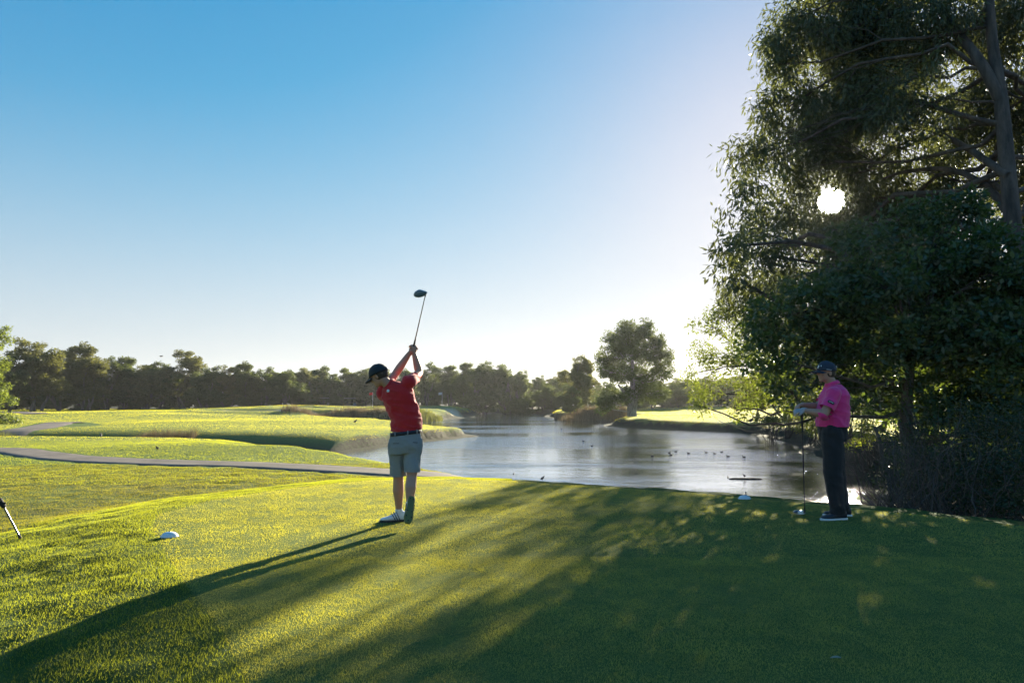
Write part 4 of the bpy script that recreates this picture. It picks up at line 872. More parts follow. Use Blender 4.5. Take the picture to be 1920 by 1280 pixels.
def club(name, butt, headp, face_dir, label, shaft_mat, crown_mat, sole_mat=None, grip_len=0.27, side=None, size=1.0):
    butt = np.asarray(butt, float); hp = np.asarray(headp, float); e = empty(name, tuple(hp), label=label, cat='golf club')
    d = nz(hp - butt); g = Geo(); Ls = np.linalg.norm(hp - butt)
    g.tube([butt + d * t_ for t_ in np.linspace(grip_len, Ls, 8)], np.linspace(0.0070, 0.0046, 8), 10); obj('shaft', g.mesh('shaft'), shaft_mat, e)
    g = Geo(); g.tube([butt + d * t_ for t_ in (0, 0.001, 0.01, 0.14, grip_len)], [0.002, 0.013, 0.0145, 0.0125, 0.0095], 12); obj('grip', g.mesh('grip'), RUBBER, e)
    g = Geo(); g.tube([hp - d * 0.07, hp - d * 0.02], [0.0075, 0.0085], 10); obj('ferrule', g.mesh('ferrule'), RUBBER, e)
    # driver head: wide, deep, domed on top, flat face
    fv = nz(face_dir); sd = nz(side); upv = np.cross(fv, sd); 
    if upv @ (-d) < 0: upv = -upv
    M = np.stack([sd, -fv, upv], 1); c = hp + sd * 0.045 * size - fv * 0.035 * size
    b = Body(); b.ell(c, (0.060 * size, 0.056 * size, 0.031 * size), M, 24, 14); me = b.g.mesh('club_head')
    V = np.zeros(len(me.vertices) * 3); me.vertices.foreach_get('co', V); V = V.reshape(-1, 3); loc = (V - c) @ M
    loc[:, 1] = np.maximum(loc[:, 1], -0.036 * size); loc[:, 2] = np.where(loc[:, 2] < 0, loc[:, 2] * 0.75, loc[:, 2]); me.vertices.foreach_set('co', (loc @ M.T + c).ravel()); me.update()
    me.materials.append(crown_mat); me.materials.append(sole_mat or SOLEB)
    for p_ in me.polygons:
        lc = (np.array(p_.center) - c) @ M; p_.material_index = 1 if (lc[2] < -0.004 or lc[1] < -0.030 * size) else 0
    hd = obj('club_head', me, None, e); g = Geo(); g.tube([hp - d * 0.03, hp + sd * 0.012 - fv * 0.004], [0.0085, 0.012], 10); h = obj('hosel', g.mesh('hosel'), crown_mat); h.parent = hd
    return e

# ================= the golfer in red, seen from behind at the finish of the swing
Yg = 7.75
RG = empty('person', (P(757, 985, Yg)[0], Yg, 0.0), label='golfer in red shirt and grey shorts finishing a swing, seen from behind', cat='person')
hipL, hipR = P(746, 826, 7.74), P(775, 824, 7.70)
kneL, kneR = P(747, 897, 7.82), P(772, 893, 7.67)
ankL = P(748, 954, 7.92); gz = 0.0
ankL[2] = 0.108
ankR = P(767.5, 948, 7.60)
shL, shR = P(716, 738, 7.80), P(769, 716, 7.66)
elR, wrR = P(786, 699, 7.93), P(777, 664, 7.90)
elL, wrL = P(742, 700, 7.93), P(768, 662, 7.92)
neckB, headC = P(731, 722, 7.73), P(710.5, 705, 7.70)
hf = nz(np.array([-0.86, 0.30, -0.42])); Mh = frame(hf, np.array([-0.42, 0.10, 0.90]))
b = Body()
right = nz(np.array([0.93, -0.25, 0.12])); fw = nz(np.array([0.22, 0.96, 0.0]))
b.loft([(P(760, 830, 7.72), right * .150, fw * .11), (P(761, 805, 7.72), right * .155, fw * .105), (P(759, 780, 7.73), right * .155, fw * .10), (P(751, 755, 7.73), right * .165, fw * .11), (P(742, 735, 7.73), nz(shR - shL) * .165, fw * .105), (P(737, 722, 7.73), nz(shR - shL) * .10, fw * .075)])
b.chain([neckB + [0.02, 0, -0.03], headC + Mh @ np.array([-0.03, 0, -0.05])], [0.062, 0.056])
head(b, headC, Mh, 0.98)
for sh, el, wr in ((shL, elL, wrL), (shR, elR, wrR)):
    mid = (el + wr) / 2 ; near = el + (wr - el) * 0.3
    b.chain([sh, (sh + el) / 2, el], [0.060, 0.054, 0.046]); b.chain([el, near, wr + (wr - el) * -0.12, wr], [0.046, 0.048, 0.033, 0.029])
for hp_, kn, an in ((hipL, kneL, ankL), (hipR, kneR, ankR)):
    b.chain([hp_, kn], [0.088, 0.058]); calf = kn + (an - kn) * 0.35 + np.array([0, -0.018, 0]); b.chain([kn, calf, kn + (an - kn) * 0.8, an], [0.058, 0.063, 0.041, 0.037]); b.ell(an + [0, 0, -.02], (.034, .036, .05))
gripP = P(775.5, 650, 7.90); clubH = P(799, 547, 7.20); cd = nz(clubH - gripP)
hand(b, wrL, nz(gripP + cd * 0.0 - wrL + np.array([0, 0, 0.03])), np.array([-0.7, -0.6, 0.3]), 1, 1.3, s=0.98)
hand(b, wrR, nz(gripP + cd * 0.03 - wrR + np.array([0, 0.0, 0.02])), np.array([0.75, -0.6, 0.1]), -1, 1.3, s=0.98)
obj('body', b.fuse('body', 0.0078, 4), SKIN, RG)
# hair below the cap
b = Body(); b.ell(headC + Mh @ np.array([-0.030, 0, 0.005]), (0.084, 0.080, 0.075), Mh); me = b.fuse('hair', 0.006, 2); obj('hair', me, HAIR, RG)
cap_parts(RG, headC + Mh @ np.array([0, 0, 0.0]), Mh, BLACKCAP, 1.08)
# polo shirt: torso and two short sleeves
b = Body()
dsh = nz(shR - shL)
b.loft([(P(761, 816, 7.72), right * .172, fw * .125), (P(761.5, 806, 7.72), right * .176, fw * .128), (P(762, 790, 7.72), right * .178, fw * .126), (P(757, 770, 7.73), right * .182, fw * .125), (P(749, 752, 7.73), nz(right + dsh) * .192, fw * .130), (P(743.5, 736, 7.73), dsh * .196, fw * .124), (P(739, 726, 7.73), dsh * .150, fw * .10), (P(735, 719, 7.74), dsh * .078, fw * .072)])
b.chain([shL + [0.02, 0, 0], shL + (elL - shL) * 0.72], [0.078, 0.070]); b.chain([shR + [-0.03, 0, -0.01], shR, shR + (elR - shR) * 0.80], [0.078, 0.068, 0.061])
b.ell(neckB + [0.012, 0, -0.01], (0.082, 0.078, 0.05), frame(nz(headC - neckB), (0, 1, 0)))
cR = shR + (elR - shR) * 0.50; cL = shL + (elL - shL) * 0.55
obj('shirt', b.fuse('shirt', 0.008, 6, folds(8, 0.019, 3, (1, 1, 2.4)), cuts=((cR, elR - shR, 0.13), (cL, elL - shL, 0.12), (P(761, 808, 7.72), (0, 0, -1), 0.26))), RED, RG)
bpy.data.objects[-1] if False else None
# collar
def ring(name, c, axis, r, h, mat, person, flare=1.0, squash=1.0, ref=(1, 0, 0)):
    ax = nz(axis); A = nz(np.asarray(ref) - ax * (np.asarray(ref) @ ax)); Bv = np.cross(ax, A); ang = np.arange(40) * 2 * np.pi / 40
    prof = [(r * flare, -h), (r * (1 + (flare - 1) * 0.4), -h * 0.3), (r, 0), (r - 0.006, 0.002), (r * (1 + (flare - 1) * 0.3) - 0.008, -h * 0.4), (r * flare - 0.007, -h)]
    V = np.vstack([np.asarray(c) + ax * z_ + rr * (np.cos(ang)[:, None] * A + squash * np.sin(ang)[:, None] * Bv) for rr, z_ in prof]); idx = np.arange(6 * 40).reshape(6, 40); nx = np.roll(idx, -1, 1)
    i2 = np.roll(idx, -1, 0); n2 = np.roll(nx, -1, 0)
    return obj(name, mesh_np(name, V, np.stack([idx, nx, n2, i2], -1).reshape(-1, 4), True), mat, person)
nd = nz(headC - neckB)
ring('collar', neckB + nd * 0.040, nd, 0.066, 0.035, RED, RG, 1.32)
# small white emblem below the collar at the back
cE = P(727.5, 732.5, 7.56); g = Geo(); 
nE = nz(np.array([-0.25, -1, 0.25])); Me = frame(nE, (0, 0, 1))
bE = Body().ell(cE, (0.012, 0.017, 0.017), Me, 12, 8); emb = obj('emblem', bE.g.mesh('emblem'), WHITE, RG)
# belt with pale loops
belt_c = P(761, 811.5, 7.72)
def band(name, c, rx, ry, h, mat, person, rv, fv, thick=0.004):
    ang = np.arange(48) * 2 * np.pi / 48; e = 2 / 2.3; ce = np.sign(np.cos(ang)) * np.abs(np.cos(ang)) ** e; se = np.sign(np.sin(ang)) * np.abs(np.sin(ang)) ** e
    V = []
    for zz, k in ((-h / 2, 0), (h / 2, 0), (h / 2, -thick), (-h / 2, -thick)): V.append(np.asarray(c) + [0, 0, zz] + (rx + k) * ce[:, None] * rv + (ry + k) * se[:, None] * fv)
    idx = np.arange(4 * 48).reshape(4, 48); nx = np.roll(idx, -1, 1)
    return obj(name, mesh_np(name, np.vstack(V), np.stack([idx, nx, np.roll(nx, -1, 0), np.roll(idx, -1, 0)], -1).reshape(-1, 4), True), mat, person)
band('belt', belt_c, 0.181, 0.137, 0.040, BELTM, RG, right, fw)
for ang in (-2.5, -1.95, -1.2, -0.5):
    e_ = 2 / 2.3; p_ = belt_c + 0.183 * np.sign(math.cos(ang)) * abs(math.cos(ang)) ** e_ * right + 0.139 * np.sign(math.sin(ang)) * abs(math.sin(ang)) ** e_ * fw
    g = Geo(); g.tube([p_ + [0, 0, -0.026], p_ + [0, 0, -.024], p_ + [0, 0, 0.024], p_ + [0, 0, .026]], [0.001, 0.007, 0.007, 0.001], 8); obj('belt_loop', g.mesh('belt_loop'), GREYC, RG)
# shorts
b = Body()
b.loft([(P(761, 809, 7.72), right * .163, fw * .120), (P(760.5, 820, 7.72), right * .180, fw * .136), (P(760, 836, 7.72), right * .188, fw * .142), (P(760, 850, 7.72), right * .182, fw * .125)])
hemL, hemR = hipL + (kneL - hipL) * 0.90, hipR + (kneR - hipR) * 0.88
b.chain([hipL + [0, 0, -.03], (hipL + hemL) / 2, hemL + [0, 0, -0.04]], [0.112, 0.100, 0.088]); b.chain([hipR + [0, 0, -.03], (hipR + hemR) / 2, hemR + [0, 0, -0.04]], [0.112, 0.097, 0.086])
obj('shorts', b.fuse('shorts', 0.008, 4, folds(7, 0.013, 9, (1.6, 1.2, 0.8)), cuts=((hemL, kneL - hipL, 0.12), (hemR, kneR - hipR, 0.12))), GREYC, RG)
pk = Geo(); pk.tube([P(774, 829, 7.565), P(783, 829.5, 7.58)], [0.003, 0.003], 5); pk.tube([P(737, 831, 7.59), P(748, 831, 7.565)], [0.003, 0.003], 5); obj('pocket_seam', pk.mesh('pocket_seam'), BLACKC, RG)
# planted shoe points left, the other stands on its toe with the sole to the viewer
shoe(RG, ankL + [0.0, 0, -0.0], np.array([-0.93, -0.30, 0.0]), np.array([0, 0, 1]), SHOEW, SOLEB, SHOEB, 0.30)
toeP = np.array([P(760, 990, 7.46)[0], 7.50, 0.03]); fR = nz(toeP - ankR); 
shoe(RG, ankR + np.array([0, 0.0, -0.01]), fR * 1.0, nz(np.array([-0.18, 0.95, 0.15])), SHOEW, SOLEY, SHOEB, 0.29)
# dark cleats on the raised sole
Mf = frame(fR, nz(np.array([-0.18, 0.95, 0.15]))); 
for x, y in ((-0.06, 0.014), (-0.055, -0.018), (0.07, 0.024), (0.08, -0.025), (0.13, 0.028), (0.14, -0.028), (0.18, 0.0)):
    c_ = ankR + [0, 0, -0.01] + Mf @ np.array([x, y, -0.112]); bb = Body().ell(c_, (0.008, 0.008, 0.006), Mf, 10, 6); obj('cleat', bb.g.mesh('cleat'), SOLEB, RG)
# socks
for an, kn in ((ankL, kneL), (ankR, kneR)): 
    b = Body(); dd_ = nz(kn - an); b.chain([an + dd_ * -0.01, an + dd_ * 0.035], [0.044, 0.041]); obj('sock', b.fuse('sock', 0.006, 1), SHOEW, RG)
club('golf_club', gripP - cd * 0.14, clubH, nz(np.array([0.5, -0.3, 0.8])), 'driver swung high overhead by the golfer in the red shirt', STEEL, CLUBN, simple('club_sole_paint', (0.10, 0.15, 0.20), 0.3, coat=0.5), side=nz(np.array([-0.9, 0.1, 0.35])), size=1.05)

# ================= the golfer in pink, in profile, leaning on a club
Yk = 8.15
PG = empty('person', (P(1562, 970, Yk)[0], Yk, 0.0), label='golfer in pink shirt and black trousers standing in profile, both hands on club', cat='person')
fwd = nz(np.array([-0.985, -0.10, 0])); lf = np.array([-fwd[1], fwd[0], 0])   # his left, towards the camera
lf = nz(np.array([0.10, -0.985, 0]))
hipN, hipF = P(1561, 812, 8.06), P(1562, 812, 8.26)
kneN, kneF = P(1562, 885, 8.04), P(1567, 885, 8.26)
ankN, ankF = P(1571, 957, 8.02), P(1579, 955, 8.27)
ankN[2] = 0.105; ankF[2] = 0.105
shN, shF = P(1565, 737, 7.965), P(1561, 739, 8.35)
elN, wrN = P(1545, 776, 7.92), P(1507, 769, 8.04)
elF, wrF = P(1531, 763, 8.33), P(1505, 758, 8.22)
nkB, hdC = P(1561, 722, 8.16), P(1549, 698.5, 8.15)
Mh2 = frame(np.array([-0.99, -0.10, 0.04]), (0, 0, 1))
b = Body()
b.loft([(P(1561, 830, Yk), fwd * .115, lf * .155), (P(1561, 800, Yk), fwd * .125, lf * .15), (P(1561, 775, Yk), fwd * .125, lf * .155), (P(1562, 750, Yk), fwd * .12, lf * .17), (P(1562, 735, Yk), fwd * .10, lf * .17), (P(1562, 726, Yk), fwd * .07, lf * .10)])
b.chain([nkB, hdC + [0.022, 0, -0.06]], [0.065, 0.060]); head(b, hdC, Mh2, 1.0)
for sh, el, wr in ((shN, elN, wrN), (shF, elF, wrF)):
    b.chain([sh, (sh + el) / 2, el], [0.062, 0.054, 0.047]); b.chain([el, el + (wr - el) * 0.3, el + (wr - el) * 0.85, wr], [0.047, 0.049, 0.031, 0.028])
for hp_, kn, an in ((hipN, kneN, ankN), (hipF, kneF, ankF)): b.chain([hp_, kn, an], [0.085, 0.058, 0.040])
top2 = P(1502.5, 773, 8.10)
hand(b, wrF, nz(np.array([-1.0, -0.45, -0.22])), np.array([-0.15, 0.1, 1.0]), 1, 1.0, s=1.0)
obj('body', b.fuse('body', 0.0078, 3), SKIN, PG)
b = Body(); hand(b, wrN + [0.0, 0, -0.004], nz(np.array([-1.0, 0.10, -0.05])), np.array([-0.05, -0.55, 0.8]), -1, 1.1, s=0.96); b.cap(wrN + [0.02, 0, 0], wrN + [-0.01, 0, 0], 0.033, 0.033)
obj('glove', b.fuse('glove', 0.005, 2), GLOVE, PG)
b = Body(); b.ell(hdC + Mh2 @ np.array([-0.028, 0, 0.0]), (0.082, 0.081, 0.082), Mh2); obj('hair', b.fuse('hair', 0.006, 2), HAIR, PG)
# eyes
for sd in (-1, 1):
    b = Body().ell(hdC + Mh2 @ np.array([0.080, 0.030 * sd, 0.004]), (0.010, 0.013, 0.007), Mh2, 12, 8); obj('eye', b.g.mesh('eye'), SOLEB, PG)
co, cq = cap_parts(PG, hdC, Mh2, NAVY, 1.07)
def mark(parent, pts, r, mat, name='logo'):
    g = Geo(); g.tube(pts, [r] * len(pts), 6); o = obj(name, g.mesh(name), mat); o.parent = parent; return o
mark(co, [cq(0.098, 0.018, 0.075), cq(0.104, 0.024, 0.060), cq(0.106, 0.014, 0.045)], 0.006, WHITE)
mark(co, [cq(0.086, 0.048, 0.078), cq(0.088, 0.050, 0.062)], 0.004, WHITE)
mark(co, [cq(0.045, 0.083, 0.032), cq(0.020, 0.090, 0.030), cq(-0.010, 0.091, 0.028)], 0.0028, WHITE)
mark(co, [cq(-0.092, 0.045, 0.078), cq(-0.100, 0.040, 0.062)], 0.006, WHITE)
# shirt
b = Body()
b.loft([(P(1561, 803, Yk), fwd * .166, lf * .187), (P(1561, 795, Yk), fwd * .168, lf * .190), (P(1561, 778, Yk), fwd * .168, lf * .188), (P(1562, 758, Yk), fwd * .160, lf * .195), (P(1563.5, 742, Yk), fwd * .142, lf * .20), (P(1564, 731, Yk), fwd * .110, lf * .165), (P(1562.5, 722, Yk), fwd * .078, lf * .085)])
b.chain([shN + [0, 0.02, 0.01], shN + (elN - shN) * 0.5, shN + (elN - shN) * 0.95], [0.080, 0.080, 0.080]); b.chain([shF + [0, -0.02, 0], shF + (elF - shF) * 0.95], [0.080, 0.074])
cN = shN + (elN - shN) * 0.74; cF = shF + (elF - shF) * 0.72
obj('shirt', b.fuse('shirt', 0.008, 5, folds(7.5, 0.016, 13, (1, 1, 1.6)), cuts=((cN, elN - shN, 0.115), (cF, elF - shF, 0.115), (P(1561, 799, Yk), (0, 0, -1), 0.27))), PINK, PG)
nd2 = nz(np.array([-0.25, 0, 1.0])); ring('collar', nkB + nd2 * 0.048, nd2, 0.070, 0.040, PINK, PG, 1.30)
# black badge with a white stroke on the near sleeve
sdv = nz(elN - shN); nb = nz(np.array([-0.25, -1.0, 0.15]) - sdv * (np.array([-0.25, -1.0, 0.15]) @ sdv)); tb = np.cross(sdv, nb); bc = shN + (elN - shN) * 0.53 + nb * 0.085
bb = Body().loft([(bc - nb * 0.012, tb * 0.036, sdv * 0.018), (bc + nb * 0.002, tb * 0.036, sdv * 0.018), (bc + nb * 0.004, tb * 0.033, sdv * 0.015)], 20, 3.5); bo = obj('sleeve_badge', bb.g.mesh('sleeve_badge'), SOLEB, PG)
mark(bo, [bc + nb * 0.0045 - tb * 0.024 + sdv * 0.002, bc + nb * 0.0045 - sdv * 0.004, bc + nb * 0.0045 + tb * 0.024 + sdv * 0.003], 0.0034, WHITE, 'lettering')
# trousers
b = Body()
b.loft([(P(1561, 796, Yk), fwd * .145, lf * .165), (P(1561, 806, Yk), fwd * .148, lf * .172), (P(1561, 822, Yk), fwd * .140, lf * .165), (P(1562, 836, Yk), fwd * .09, lf * .12)])
for hp_, kn, an in ((hipN, kneN, ankN), (hipF, kneF, ankF)):
    b.chain([hp_, kn, an + [0, 0, 0.02]], [0.122, 0.104, 0.084]); b.cap(an + [-0.01, 0, 0.0], an + [-0.015, 0, -0.035], 0.080, 0.078)
obj('trousers', b.fuse('trousers', 0.008, 4, folds(6, 0.010, 19, (1.2, 1.2, 1.4)), cuts=((ankN + [0, 0, -0.035], (0, 0, -1), 0.13), (ankF + [0, 0, -0.035], (0, 0, -1), 0.13))), BLACKC, PG)
band('belt', P(1561, 799, Yk), 0.156, 0.178, 0.036, SOLEB, PG, fwd, lf)
shoe(PG, ankN + [0.012, 0, 0.004], np.array([-1, -0.16, 0]), (0, 0, 1), SHOEB, SHOEW, None, 0.315)
shoe(PG, ankF + [0.012, 0, 0.004], np.array([-1, 0.10, 0]), (0, 0, 1), SHOEB, SHOEW, None, 0.315)
hp2 = G(1509, 961, 0.035); 
club('golf_club', P(1503.5, 768, 8.10), hp2, nz(np.array([0.2, -1.0, 0.05])), 'driver standing on its head under the hands of the golfer in pink', GRAPH, CLUBN, CLUBW, side=nz(np.array([-1, -0.1, 0])), size=1.05)
hp_o = [o for o in bpy.data.objects if o.name.startswith('club_head')][-1]

# ------------------------------------------------------------------ tee markers, bag leg, small things
def marker(px, py, label, stem=False):
    c = G(px, py, 0.0); e = empty('tee_marker', tuple(c), label=label, cat='tee marker')
    b = Body(); th = np.linspace(0.03, math.pi / 2, 9); ph = np.arange(28) * 2 * np.pi / 28
    V = np.array([[c[0] + 0.084 * math.sin(t_) ** 0.8 * math.cos(p_), c[1] + 0.062 * math.sin(t_) ** 0.8 * math.sin(p_), 0.004 + 0.048 * math.cos(t_)] for t_ in th for p_ in ph] + [[c[0] + 0.084 * math.cos(p_), c[1] + 0.062 * math.sin(p_), -0.02] for p_ in ph])
    idx = np.arange(10 * 28).reshape(10, 28); nx = np.roll(idx, -1, 1)
    obj('dome', mesh_np('dome', V, [np.stack([idx[:-1], idx[1:], nx[1:], nx[:-1]], -1).reshape(-1, 4), idx[0][None]], True), MBLUE, e)
    g = Geo(); ang = np.arange(29) * 2 * np.pi / 28; g.tube(np.stack([c[0] + 0.086 * np.cos(ang), c[1] + 0.064 * np.sin(ang), np.full(29, 0.006)], 1), [0.005] * 29, 6); obj('rim', g.mesh('rim'), SHOEW, e)
    if stem: g = Geo(); g.tube([c + [0.02, 0, 0.04], c + [0.021, 0, 0.07], c + [0.019, 0, 0.098], c + [0.019, 0, 0.100]], [0.008, 0.007, 0.011, 0.002], 8); obj('spike', g.mesh('spike'), SHOEB, e)
    else:
        g = Geo(); g.tube([c + [0, 0, 0.048], c + [0, 0, 0.056]], [0.010, 0.006], 8); obj('spike', g.mesh('spike'), SHOEB, e)
    return e
marker(318, 1006, 'white domed tee marker in the sunlit grass at the left edge of the tee')
marker(1396, 935, 'white domed tee marker with a dark spike at the shaded far edge of tee', True)
# leaning leg of a golf bag stand entering at the left edge
a_, b_ = G(38, 1008, H1(*G(38, 1008, -0.1)[:2])), None
Yb_ = a_[1]; top_ = P(-62, 846, Yb_ - 0.25); bend = P(4, 944, Yb_ - 0.08)
e = empty('golf_bag', tuple(a_), label='leaning metal leg of a stand bag poking in at the left edge', cat='golf bag')
g = Geo(); g.tube([a_, a_ + (bend - a_) * 0.5, bend, top_], [0.011, 0.011, 0.011, 0.011], 10); obj('stand_leg', g.mesh('stand_leg'), STEEL, e)
b = Body(); b.cap(a_ + [0, 0, 0.0], a_ + nz(bend - a_) * 0.03, 0.017, 0.014); obj('rubber_foot', b.g.mesh('rubber_foot'), RUBBER, e)
b = Body(); b.cap(bend + nz(top_ - bend) * -0.03, bend + nz(top_ - bend) * 0.05, 0.026, 0.028); b.cap(bend + [0.0, 0, 0.0], bend + [0.035, 0, 0.008], 0.016, 0.010); obj('leg_joint', b.fuse('leg_joint', 0.005, 1), RUBBER, e)
# the bag body itself, just outside the frame, carried by its legs
bagc = top_ + np.array([-0.22, 0.05, -0.10]); foot = np.array([bagc[0] - 0.35, bagc[1] + 0.1, H1(bagc[0] - 0.35, bagc[1] + 0.1) + 0.02]); bagt = bagc + nz(bagc - foot) * 0.35
ax = nz(bagt - foot); s1 = nz(np.cross(ax, (0, 1, 0))); s2 = np.cross(ax, s1)
b = Body(); b.loft([(foot + (bagt - foot) * t_, s1 * r_, s2 * r_) for t_, r_ in ((0, .10), (.02, .12), (.5, .125), (.9, .12), (1, .13))], 24, 2.2); obj('bag_tube', b.g.mesh('bag_tube'), BLACKC, e)
# broken tee / leaf on the shaded grass
def small_leaf(px, py, label, mat, L=0.05, a=0.4):
    c = G(px, py, 0.018); d = np.array([math.cos(a), math.sin(a), 0.15]); s_ = np.array([-math.sin(a), math.cos(a), 0.0])
    V = []; 
    for t_, w_, h_ in ((0, .001, 0), (.25, .010, .004), (.6, .013, .006), (1, .001, .002)): V += [c + d * (t_ - .5) * L - s_ * w_ + [0, 0, h_], c + d * (t_ - .5) * L + s_ * w_ + [0, 0, h_ + .003]]
    o = obj('fallen_leaf', mesh_np('fallen_leaf', V, np.array([(0, 1, 3, 2), (2, 3, 5, 4), (4, 5, 7, 6)]), True), mat); m_ = o.modifiers.new('t', 'SOLIDIFY'); m_.thickness = 0.001
    tag(o, label=label, cat='leaf')
small_leaf(1567, 1233, 'pale leaf lying in the dark shaded turf near the bottom of the view', simple('dry_leaf', (0.20, 0.24, 0.20), 0.6), 0.055, -0.5)

# ------------------------------------------------------------------ birds
def bird_mesh(kind):
    b = Body()
    if kind == 'swim':
        b.ell((0, 0, 0.05), (0.17, 0.085, 0.075)); b.cap((0.11, 0, 0.07), (0.15, 0, 0.17), 0.035, 0.028); b.ell((0.165, 0, 0.185), (0.045, 0.032, 0.032)); b.cap((0.20, 0, 0.18), (0.235, 0, 0.172), 0.012, 0.007); b.cap((-0.14, 0, 0.07), (-0.21, 0, 0.10), 0.03, 0.012)
    else:
        b.ell((0, 0, 0.22), (0.13, 0.075, 0.085), frame((0.85, 0, 0.5), (0, 0, 1))); b.cap((0.08, 0, 0.28), (0.12, 0, 0.35), 0.035, 0.026); b.ell((0.13, 0, 0.37), (0.040, 0.030, 0.030)); b.cap((0.16, 0, 0.37), (0.20, 0, 0.36), 0.010, 0.006); b.cap((-0.09, 0, 0.18), (-0.18, 0, 0.14), 0.028, 0.012)
        for s_ in (-1, 1): b.cap((0, 0.03 * s_, 0.16), (0.01, 0.03 * s_, 0.01), 0.010, 0.008); b.cap((0, 0.03 * s_, 0.01), (0.05, 0.03 * s_, 0.008), 0.008, 0.006)
    return b.fuse('bird', 0.012, 1)
BSW, BST = bird_mesh('swim'), bird_mesh('stand')
for m_ in (BSW, BST): m_.materials.append(DARKB)
br_ = random.Random(9)
def bird(px, py, z, label, stand=False, rz=0.0, s=1.0, group=None, Y=None, pos=None):
    c = G(px, py, z) if pos is None else pos
    if pos is None and stand:   # walk the ray down onto the land
        for k in range(30): c = G(px, py, H1(c[0], c[1]))
    o = bpy.data.objects.new('water_bird' if not stand else 'wading_bird', BST if stand else BSW); COL.objects.link(o); o.location = tuple(c); o.rotation_euler[2] = rz; o.scale = (s, s, s)
    return tag(o, label=label, cat='bird', group=group)
gd = 'dark waterbirds swimming on the pond'
for px, py, rz, lab in ((1094, 827, 3.1, 'lone dark waterbird swimming in the middle of the pond, left of the reflections'), (1110, 836, 0.3, 'tiny dark waterbird on the pond just below the lone swimmer'), (1223, 855, 3.0, 'dark duck swimming nearest the lone tree reflection, low and long'),
                        (1255, 849, 0.2, 'upper of two ducks close together on the pond below the lone tree'), (1258, 853, 3.3, 'lower of two ducks close together on the pond below the lone tree'), (1267, 847, 0.1, 'small dark duck just right of the close pair on the pond'),
                        (1291, 850, 3.1, 'single dark duck halfway between the close pair and the row of three'), (1324, 848.5, 3.1, 'leftmost duck of the row of three on the pond'), (1340, 850.5, 3.2, 'middle duck of the row of three on the pond'),
                        (1353, 847.5, 0.1, 'rightmost duck of the row of three on the pond'), (1365, 856, 2.8, 'duck just below and right of the row of three'), (1395, 857, 3.0, 'dark duck farthest right on the pond, near the ruffled water'), (1053, 804, 3.0, 'tiny dark bird on the far water left of the lone tree'),
                        (963, 888, 1.2, 'dark waterbird alone near the near bank, left of the one at the edge')): bird(px, py, WL, lab, False, rz, 0.46 if py < 870 else 0.30, gd)
bird(1365, 895, WL, 'small dark bird on the water just left of the floating board', False, 1.4, 0.32)
lg = G(1397, 898, WL); e = empty('floating_log', (lg[0], lg[1], WL), label='thin dark log floating flat on the pond with a bird on it', cat='log')
b = Body(); b.loft([(lg + np.array([x, 0.02 * math.sin(x * 9), 0.015]), np.array([0, w, 0]), np.array([0, 0, h])) for x, w, h in ((-.56, .02, .012), (-.45, .05, .03), (-.1, .07, .04), (.3, .06, .035), (.5, .04, .02), (.6, .015, .01))], 14, 2); obj('trunk', b.g.mesh('trunk'), BARK_DARK, e)
bird(0, 0, 0, 'dark bird standing on the thin floating log', True, 2.6, 0.36, pos=(lg[0] - 0.02, lg[1], WL + 0.045))
bird(1017, 902, 0, 'dark bird standing at the near water edge beyond the tee', True, 0.3, 0.25)
bird(260, 818, 0, 'small dark bird on the fairway just beyond the reeds at left', True, 0.2, 0.8)
bird(189, 821, 0, 'small dark bird on the ditch bank at left between two reed clumps', True, 2.2, 0.7)
bird(295, 845, 0, 'small dark bird on the near mound just beyond the cart path', True, 2.9, 0.5)
bird(666, 794, 0, 'small dark bird at the tip of the narrow inlet left of the red shirt', True, 0.1, 0.9)
bird(1408, 795, 0, 'dark bird standing on the right bank below the overhanging tree', True, 0.1, 1.1)
fb = P(302, 668, 70); b = Body(); b.ell((0, 0, 0), (0.16, 0.05, 0.05)); b.cap((0.12, 0, 0), (0.2, 0, 0.01), 0.03, 0.015)
for s_ in (-1, 1): b.loft([((0.02, 0.03 * s_, 0.02), (0.07, 0, 0), (0, 0, 0.008)), ((0.04, 0.2 * s_, 0.10), (0.06, 0, 0), (0, 0, 0.007)), ((-0.02, 0.42 * s_, 0.06), (0.02, 0, 0), (0, 0, 0.004))], 10, 2)
o = obj('flying_bird', b.g.mesh('flying_bird'), DARKB); o.location = tuple(fb); o.rotation_euler[2] = 1.0; tag(o, label='single bird flying above the left treeline', cat='bird')

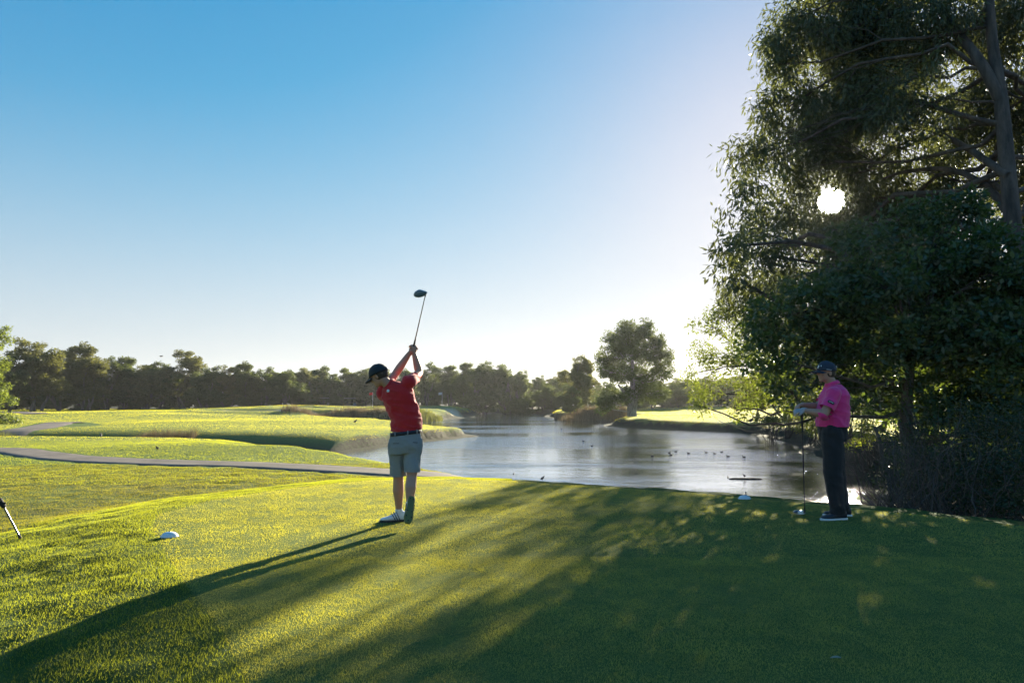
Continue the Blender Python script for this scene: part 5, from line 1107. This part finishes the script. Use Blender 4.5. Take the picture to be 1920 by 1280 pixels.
# ------------------------------------------------------------------ far green: flag, players' cart
def flag(px, py_base, Y, col, label, h=2.1):
    x = P(px, 743, Y)[0]; z = H1(x, Y); e = empty('flagstick', (x, Y, z), label=label, cat='flag')
    g = Geo(); g.tube([(x, Y, z - .1), (x, Y, z + h)], [0.02, 0.016], 8); obj('pole', g.mesh('pole'), WHITE, e)
    V = []; n = 9
    for i in range(n):
        for zz in (0, -0.36): V.append((x - i / (n - 1) * 0.55, Y + 0.05 * math.sin(i * .9), z + h - 0.03 + zz - 0.06 * (i / (n - 1)) ** 2))
    idx = np.arange(2 * n).reshape(n, 2); me = mesh_np('cloth', V, np.stack([idx[:-1, 0], idx[1:, 0], idx[1:, 1], idx[:-1, 1]], -1), True)
    o = obj('cloth', me, col, e); m_ = o.modifiers.new('t', 'SOLIDIFY'); m_.thickness = 0.006
flag(699, 768, 100, simple('red_flag_cloth', (0.5, 0.02, 0.02), 0.7, transl=0.3), 'red flag on a white pole on the far green left of the red shirted golfer')
flag(829, 768, 104, simple('white_flag_cloth', (0.7, 0.7, 0.7), 0.7, transl=0.3), 'small pale flag on the far green right of the red shirted golfer')
def cart(px, Y, label, rz=0.2):
    x = P(px, 743, Y)[0]; z = H1(x, Y); e = empty('golf_cart', (x, Y, z), label=label, cat='golf cart')
    def bx_(name, c, s, mat, bev=0.04):
        bm = bmesh.new(); bmesh.ops.create_cube(bm, size=1); bmesh.ops.scale(bm, vec=s, verts=bm.verts); bmesh.ops.bevel(bm, geom=bm.edges[:], offset=min(bev, min(s) * .4), segments=2, affect='EDGES'); bmesh.ops.translate(bm, vec=(x + c[0], Y + c[1], z + c[2]), verts=bm.verts)
        me = bpy.data.meshes.new(name); bm.to_mesh(me); bm.free(); return obj(name, me, mat, e)
    bx_('roof', (0, 0, 1.78), (1.8, 1.15, 0.07), GREYC); bx_('body', (0.05, 0, 0.48), (2.2, 1.1, 0.32), GREYC, .1); bx_('seat', (-0.15, 0, 0.80), (0.5, 1.0, 0.16), BLACKC); bx_('backrest', (-0.42, 0, 1.02), (0.12, 1.0, 0.4), BLACKC); bx_('cowl', (0.85, 0, 0.78), (0.35, 1.05, 0.35), GREYC, .1)
    g = Geo()
    for sx, sy in ((.8, .5), (.8, -.5), (-.75, .5), (-.75, -.5)): g.tube([(x + sx, Y + sy, z + .6), (x + sx * .92, Y + sy, z + 1.75)], [.02, .02], 6)
    obj('roof_post', g.mesh('roof_post'), STEEL, e)
    for sx, sy in ((.75, .5), (.75, -.5), (-.7, .5), (-.7, -.5)): 
        g = Geo(); g.tube([(x + sx, Y + sy - .09, z + .23), (x + sx, Y + sy - .08, z + .23), (x + sx, Y + sy + .08, z + .23), (x + sx, Y + sy + .09, z + .23)], [.02, .23, .23, .02], 16); obj('wheel', g.mesh('wheel'), RUBBER, e)
cart(606, 115, 'pale golf cart parked under the trees behind the far green, left one')
cart(656, 116, 'pale golf cart parked under the trees behind the far green, nearer the flag')
